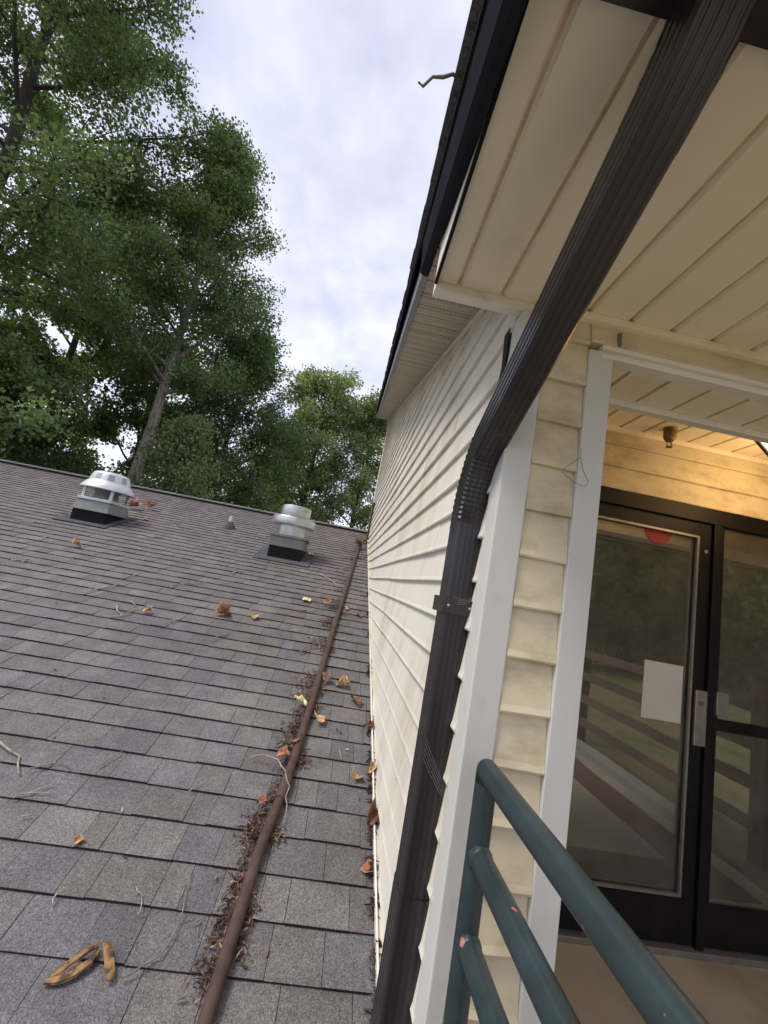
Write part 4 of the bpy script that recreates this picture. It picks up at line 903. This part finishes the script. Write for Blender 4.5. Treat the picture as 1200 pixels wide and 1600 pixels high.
# fine litter swept against the pipe and against the wall foot
def litter(name, label, pts, n, seed, spread, cols, size=.020):
    rng = np.random.default_rng(seed); k = rng.integers(0, len(pts), n); P = np.array([p[:2] for p in pts])[k]; wd = np.array([p[2] for p in pts])[k]; hh = np.array([p[3] for p in pts])[k]
    q = np.abs(rng.normal(size=n)); x = P[:, 0] - q * wd * .48 + rng.normal(size=n) * .006; y = P[:, 1] + rng.normal(size=n) * spread
    h = .012 + .7 * hh * np.exp(-q * 1.1) * rng.uniform(.1, 1, n)
    c = np.stack([x, y - h * rs_, RA + RB * y + h * rc_], 1)
    t = unit(rng.normal(size=(n, 3)) * np.array([1, 1, .45])); nr = unit(np.cross(t, rng.normal(size=(n, 3)))); bt = np.cross(nr, t)
    s = size * rng.uniform(.4, 1.5, (n, 1)); w = s * rng.uniform(.12, .32, (n, 1)); v = np.empty((n, 6, 3), np.float32)
    v[:, 0] = c - t * s; v[:, 1] = c - t * s * .3 + bt * w + nr * w * .5; v[:, 2] = c + t * s * .4 + bt * w * .8 + nr * w * .4; v[:, 3] = c + t * s; v[:, 4] = c + t * s * .3 - bt * w; v[:, 5] = c - t * s * .4 - bt * w * .9
    b = MB(); b.v = [tuple(map(float, p)) for p in v.reshape(-1, 3)]; b.f = [f for i in range(n) for f in ((6 * i, 6 * i + 1, 6 * i + 2, 6 * i + 3), (6 * i, 6 * i + 3, 6 * i + 4, 6 * i + 5))]; b.mi = [0] * (2 * n)
    o = b.build(name, M['litterm']); a = o.data.color_attributes.new('tone', 'FLOAT_COLOR', 'POINT'); cc = np.ones((n, 6, 4), np.float32); cc[:, :, :3] = (np.array(cols)[rng.integers(0, len(cols), n)] * rng.uniform(.6, 1.4, (n, 1)))[:, None, :]
    a.data.foreach_set('color', cc.ravel()); return tag(o, label, 'leaf litter', kind='stuff')
M['litterm'] = mk('leaf_litter', (.1, .06, .04), .9, .2, 20, attr='tone')
LC = [(.10, .055, .038), (.075, .042, .03), (.14, .08, .052), (.20, .13, .085), (.09, .05, .032), (.28, .20, .14), (.045, .025, .02)]
def pipe_x(y):
    for (x0, y0), (x1, y1) in zip(pth[:-1], pth[1:]):
        if y0 <= y <= y1: return x0 + (x1 - x0) * (y - y0) / (y1 - y0)
    return pth[-1][0]
rr = random.Random(5); pts = []
for yc, w, h, m in ((1.43, .05, .035, 5), (1.52, .055, .035, 6), (1.60, .05, .04, 6), (1.68, .05, .04, 6), (1.76, .045, .03, 4), (1.86, .075, .045, 8), (1.93, .085, .05, 10), (2.0, .07, .045, 8), (2.08, .045, .03, 4), (2.2, .05, .03, 3), (2.36, .07, .04, 7), (2.46, .08, .045, 8), (2.55, .085, .04, 8), (2.66, .08, .04, 7), (2.86, .10, .05, 8), (2.97, .11, .05, 8), (3.08, .10, .04, 6), (3.5, .12, .05, 5), (3.62, .13, .06, 6), (3.9, .13, .06, 5), (4.05, .12, .06, 5), (4.4, .16, .08, 8), (4.55, .16, .08, 7), (4.9, .12, .06, 4), (5.3, .12, .06, 4), (5.8, .14, .07, 4), (6.4, .15, .08, 5), (6.9, .18, .09, 6), (7.5, .2, .1, 5)):
    for i in range(m): pts.append((pipe_x(yc) - .020, yc + rr.uniform(-.05, .05), w, h))
litter('leaf_litter', 'brown leaf litter caught along the left side of the rusty pipe', pts, 3300, 3, .024, LC, .0115)
pts = []
for yc, w, m in ((1.50, -.03, 3), (1.62, -.035, 4), (1.90, -.045, 5), (2.3, -.05, 5), (2.36, -.05, 4), (2.75, -.05, 3), (2.95, -.06, 4), (3.5, -.04, 2), (4.3, -.07, 3), (6.6, -.14, 5), (7.2, -.16, 5)):
    for i in range(m): pts.append((pipe_x(yc) + .022, yc + rr.uniform(-.04, .04), w, .02))
litter('leaf_litter', 'thin brown leaf litter caught along the right side of the rusty pipe', pts, 750, 4, .02, LC, .0115)
pts = [(.352, yc + rr.uniform(-.05, .05), .022, .035) for yc in (1.30, 1.40, 1.55, 1.70, 1.80, 1.95, 2.0, 2.05, 2.22, 2.3, 2.4, 2.62, 2.7, 3.2, 3.3, 3.9, 4.4, 5.0, 6.8, 7.4, 7.8) for i in range(3)]
litter('leaf_litter', 'dark leaf litter trapped at the foot channel of the siding', pts, 520, 6, .02, [(.05, .03, .022), (.035, .02, .017), (.09, .05, .035)])
rng_ = random.Random(9)
pts = [(rng_.uniform(-4, .3), rng_.uniform(1.35, 8.0), .02, .0) for i in range(260)]
litter('leaf_litter', 'scattered tiny straw and chips over the shingles', pts, 260, 8, .02, [(.32, .26, .18), (.2, .14, .1), (.42, .36, .27), (.12, .08, .06)], .012)

# cobwebs: fine strands on the downspout and trim
def strands(label, segs, seed):
    r = random.Random(seed); b = MB()
    for (a, c, sag) in segs:
        a, c = Vector(a), Vector(c); P = []
        for i in range(7):
            t = i / 6; P.append(a.lerp(c, t) + Vector((0, 0, -sag * 4 * t * (1 - t))))
        b.tube(P, .00016, 4, cap=False)
    return tag(b.build('cobweb', M['web']), label, 'cobweb', 'cobwebs by the downspout')
strands('cobweb strands between the lower downspout and the corner post', [((.300, 1.150, -.42 + i * .012), (.366, 1.10, -.50 + i * .006), .006) for i in range(5)], 1)
strands('cobweb strands from the downspout elbow clip to the post', [((.315, 1.148, -.015 + i * .006), (.366, 1.12, .005 + i * .003), .008) for i in range(4)], 2)

w_ = MB(); w_.tube([(.566, 1.020, .455), (.562, 1.012, .425), (.520, 1.010, .385), (.512, 1.008, .372), (.545, 1.006, .352), (.580, 1.008, .345), (.590, 1.012, .362), (.572, 1.016, .395), (.568, 1.022, .43)], .0007, 6)
tag(w_.build('bent_wire', M['barkdark'], smooth=True), 'thin dark bent wire hanging between the cream siding and the door trim', 'wire')
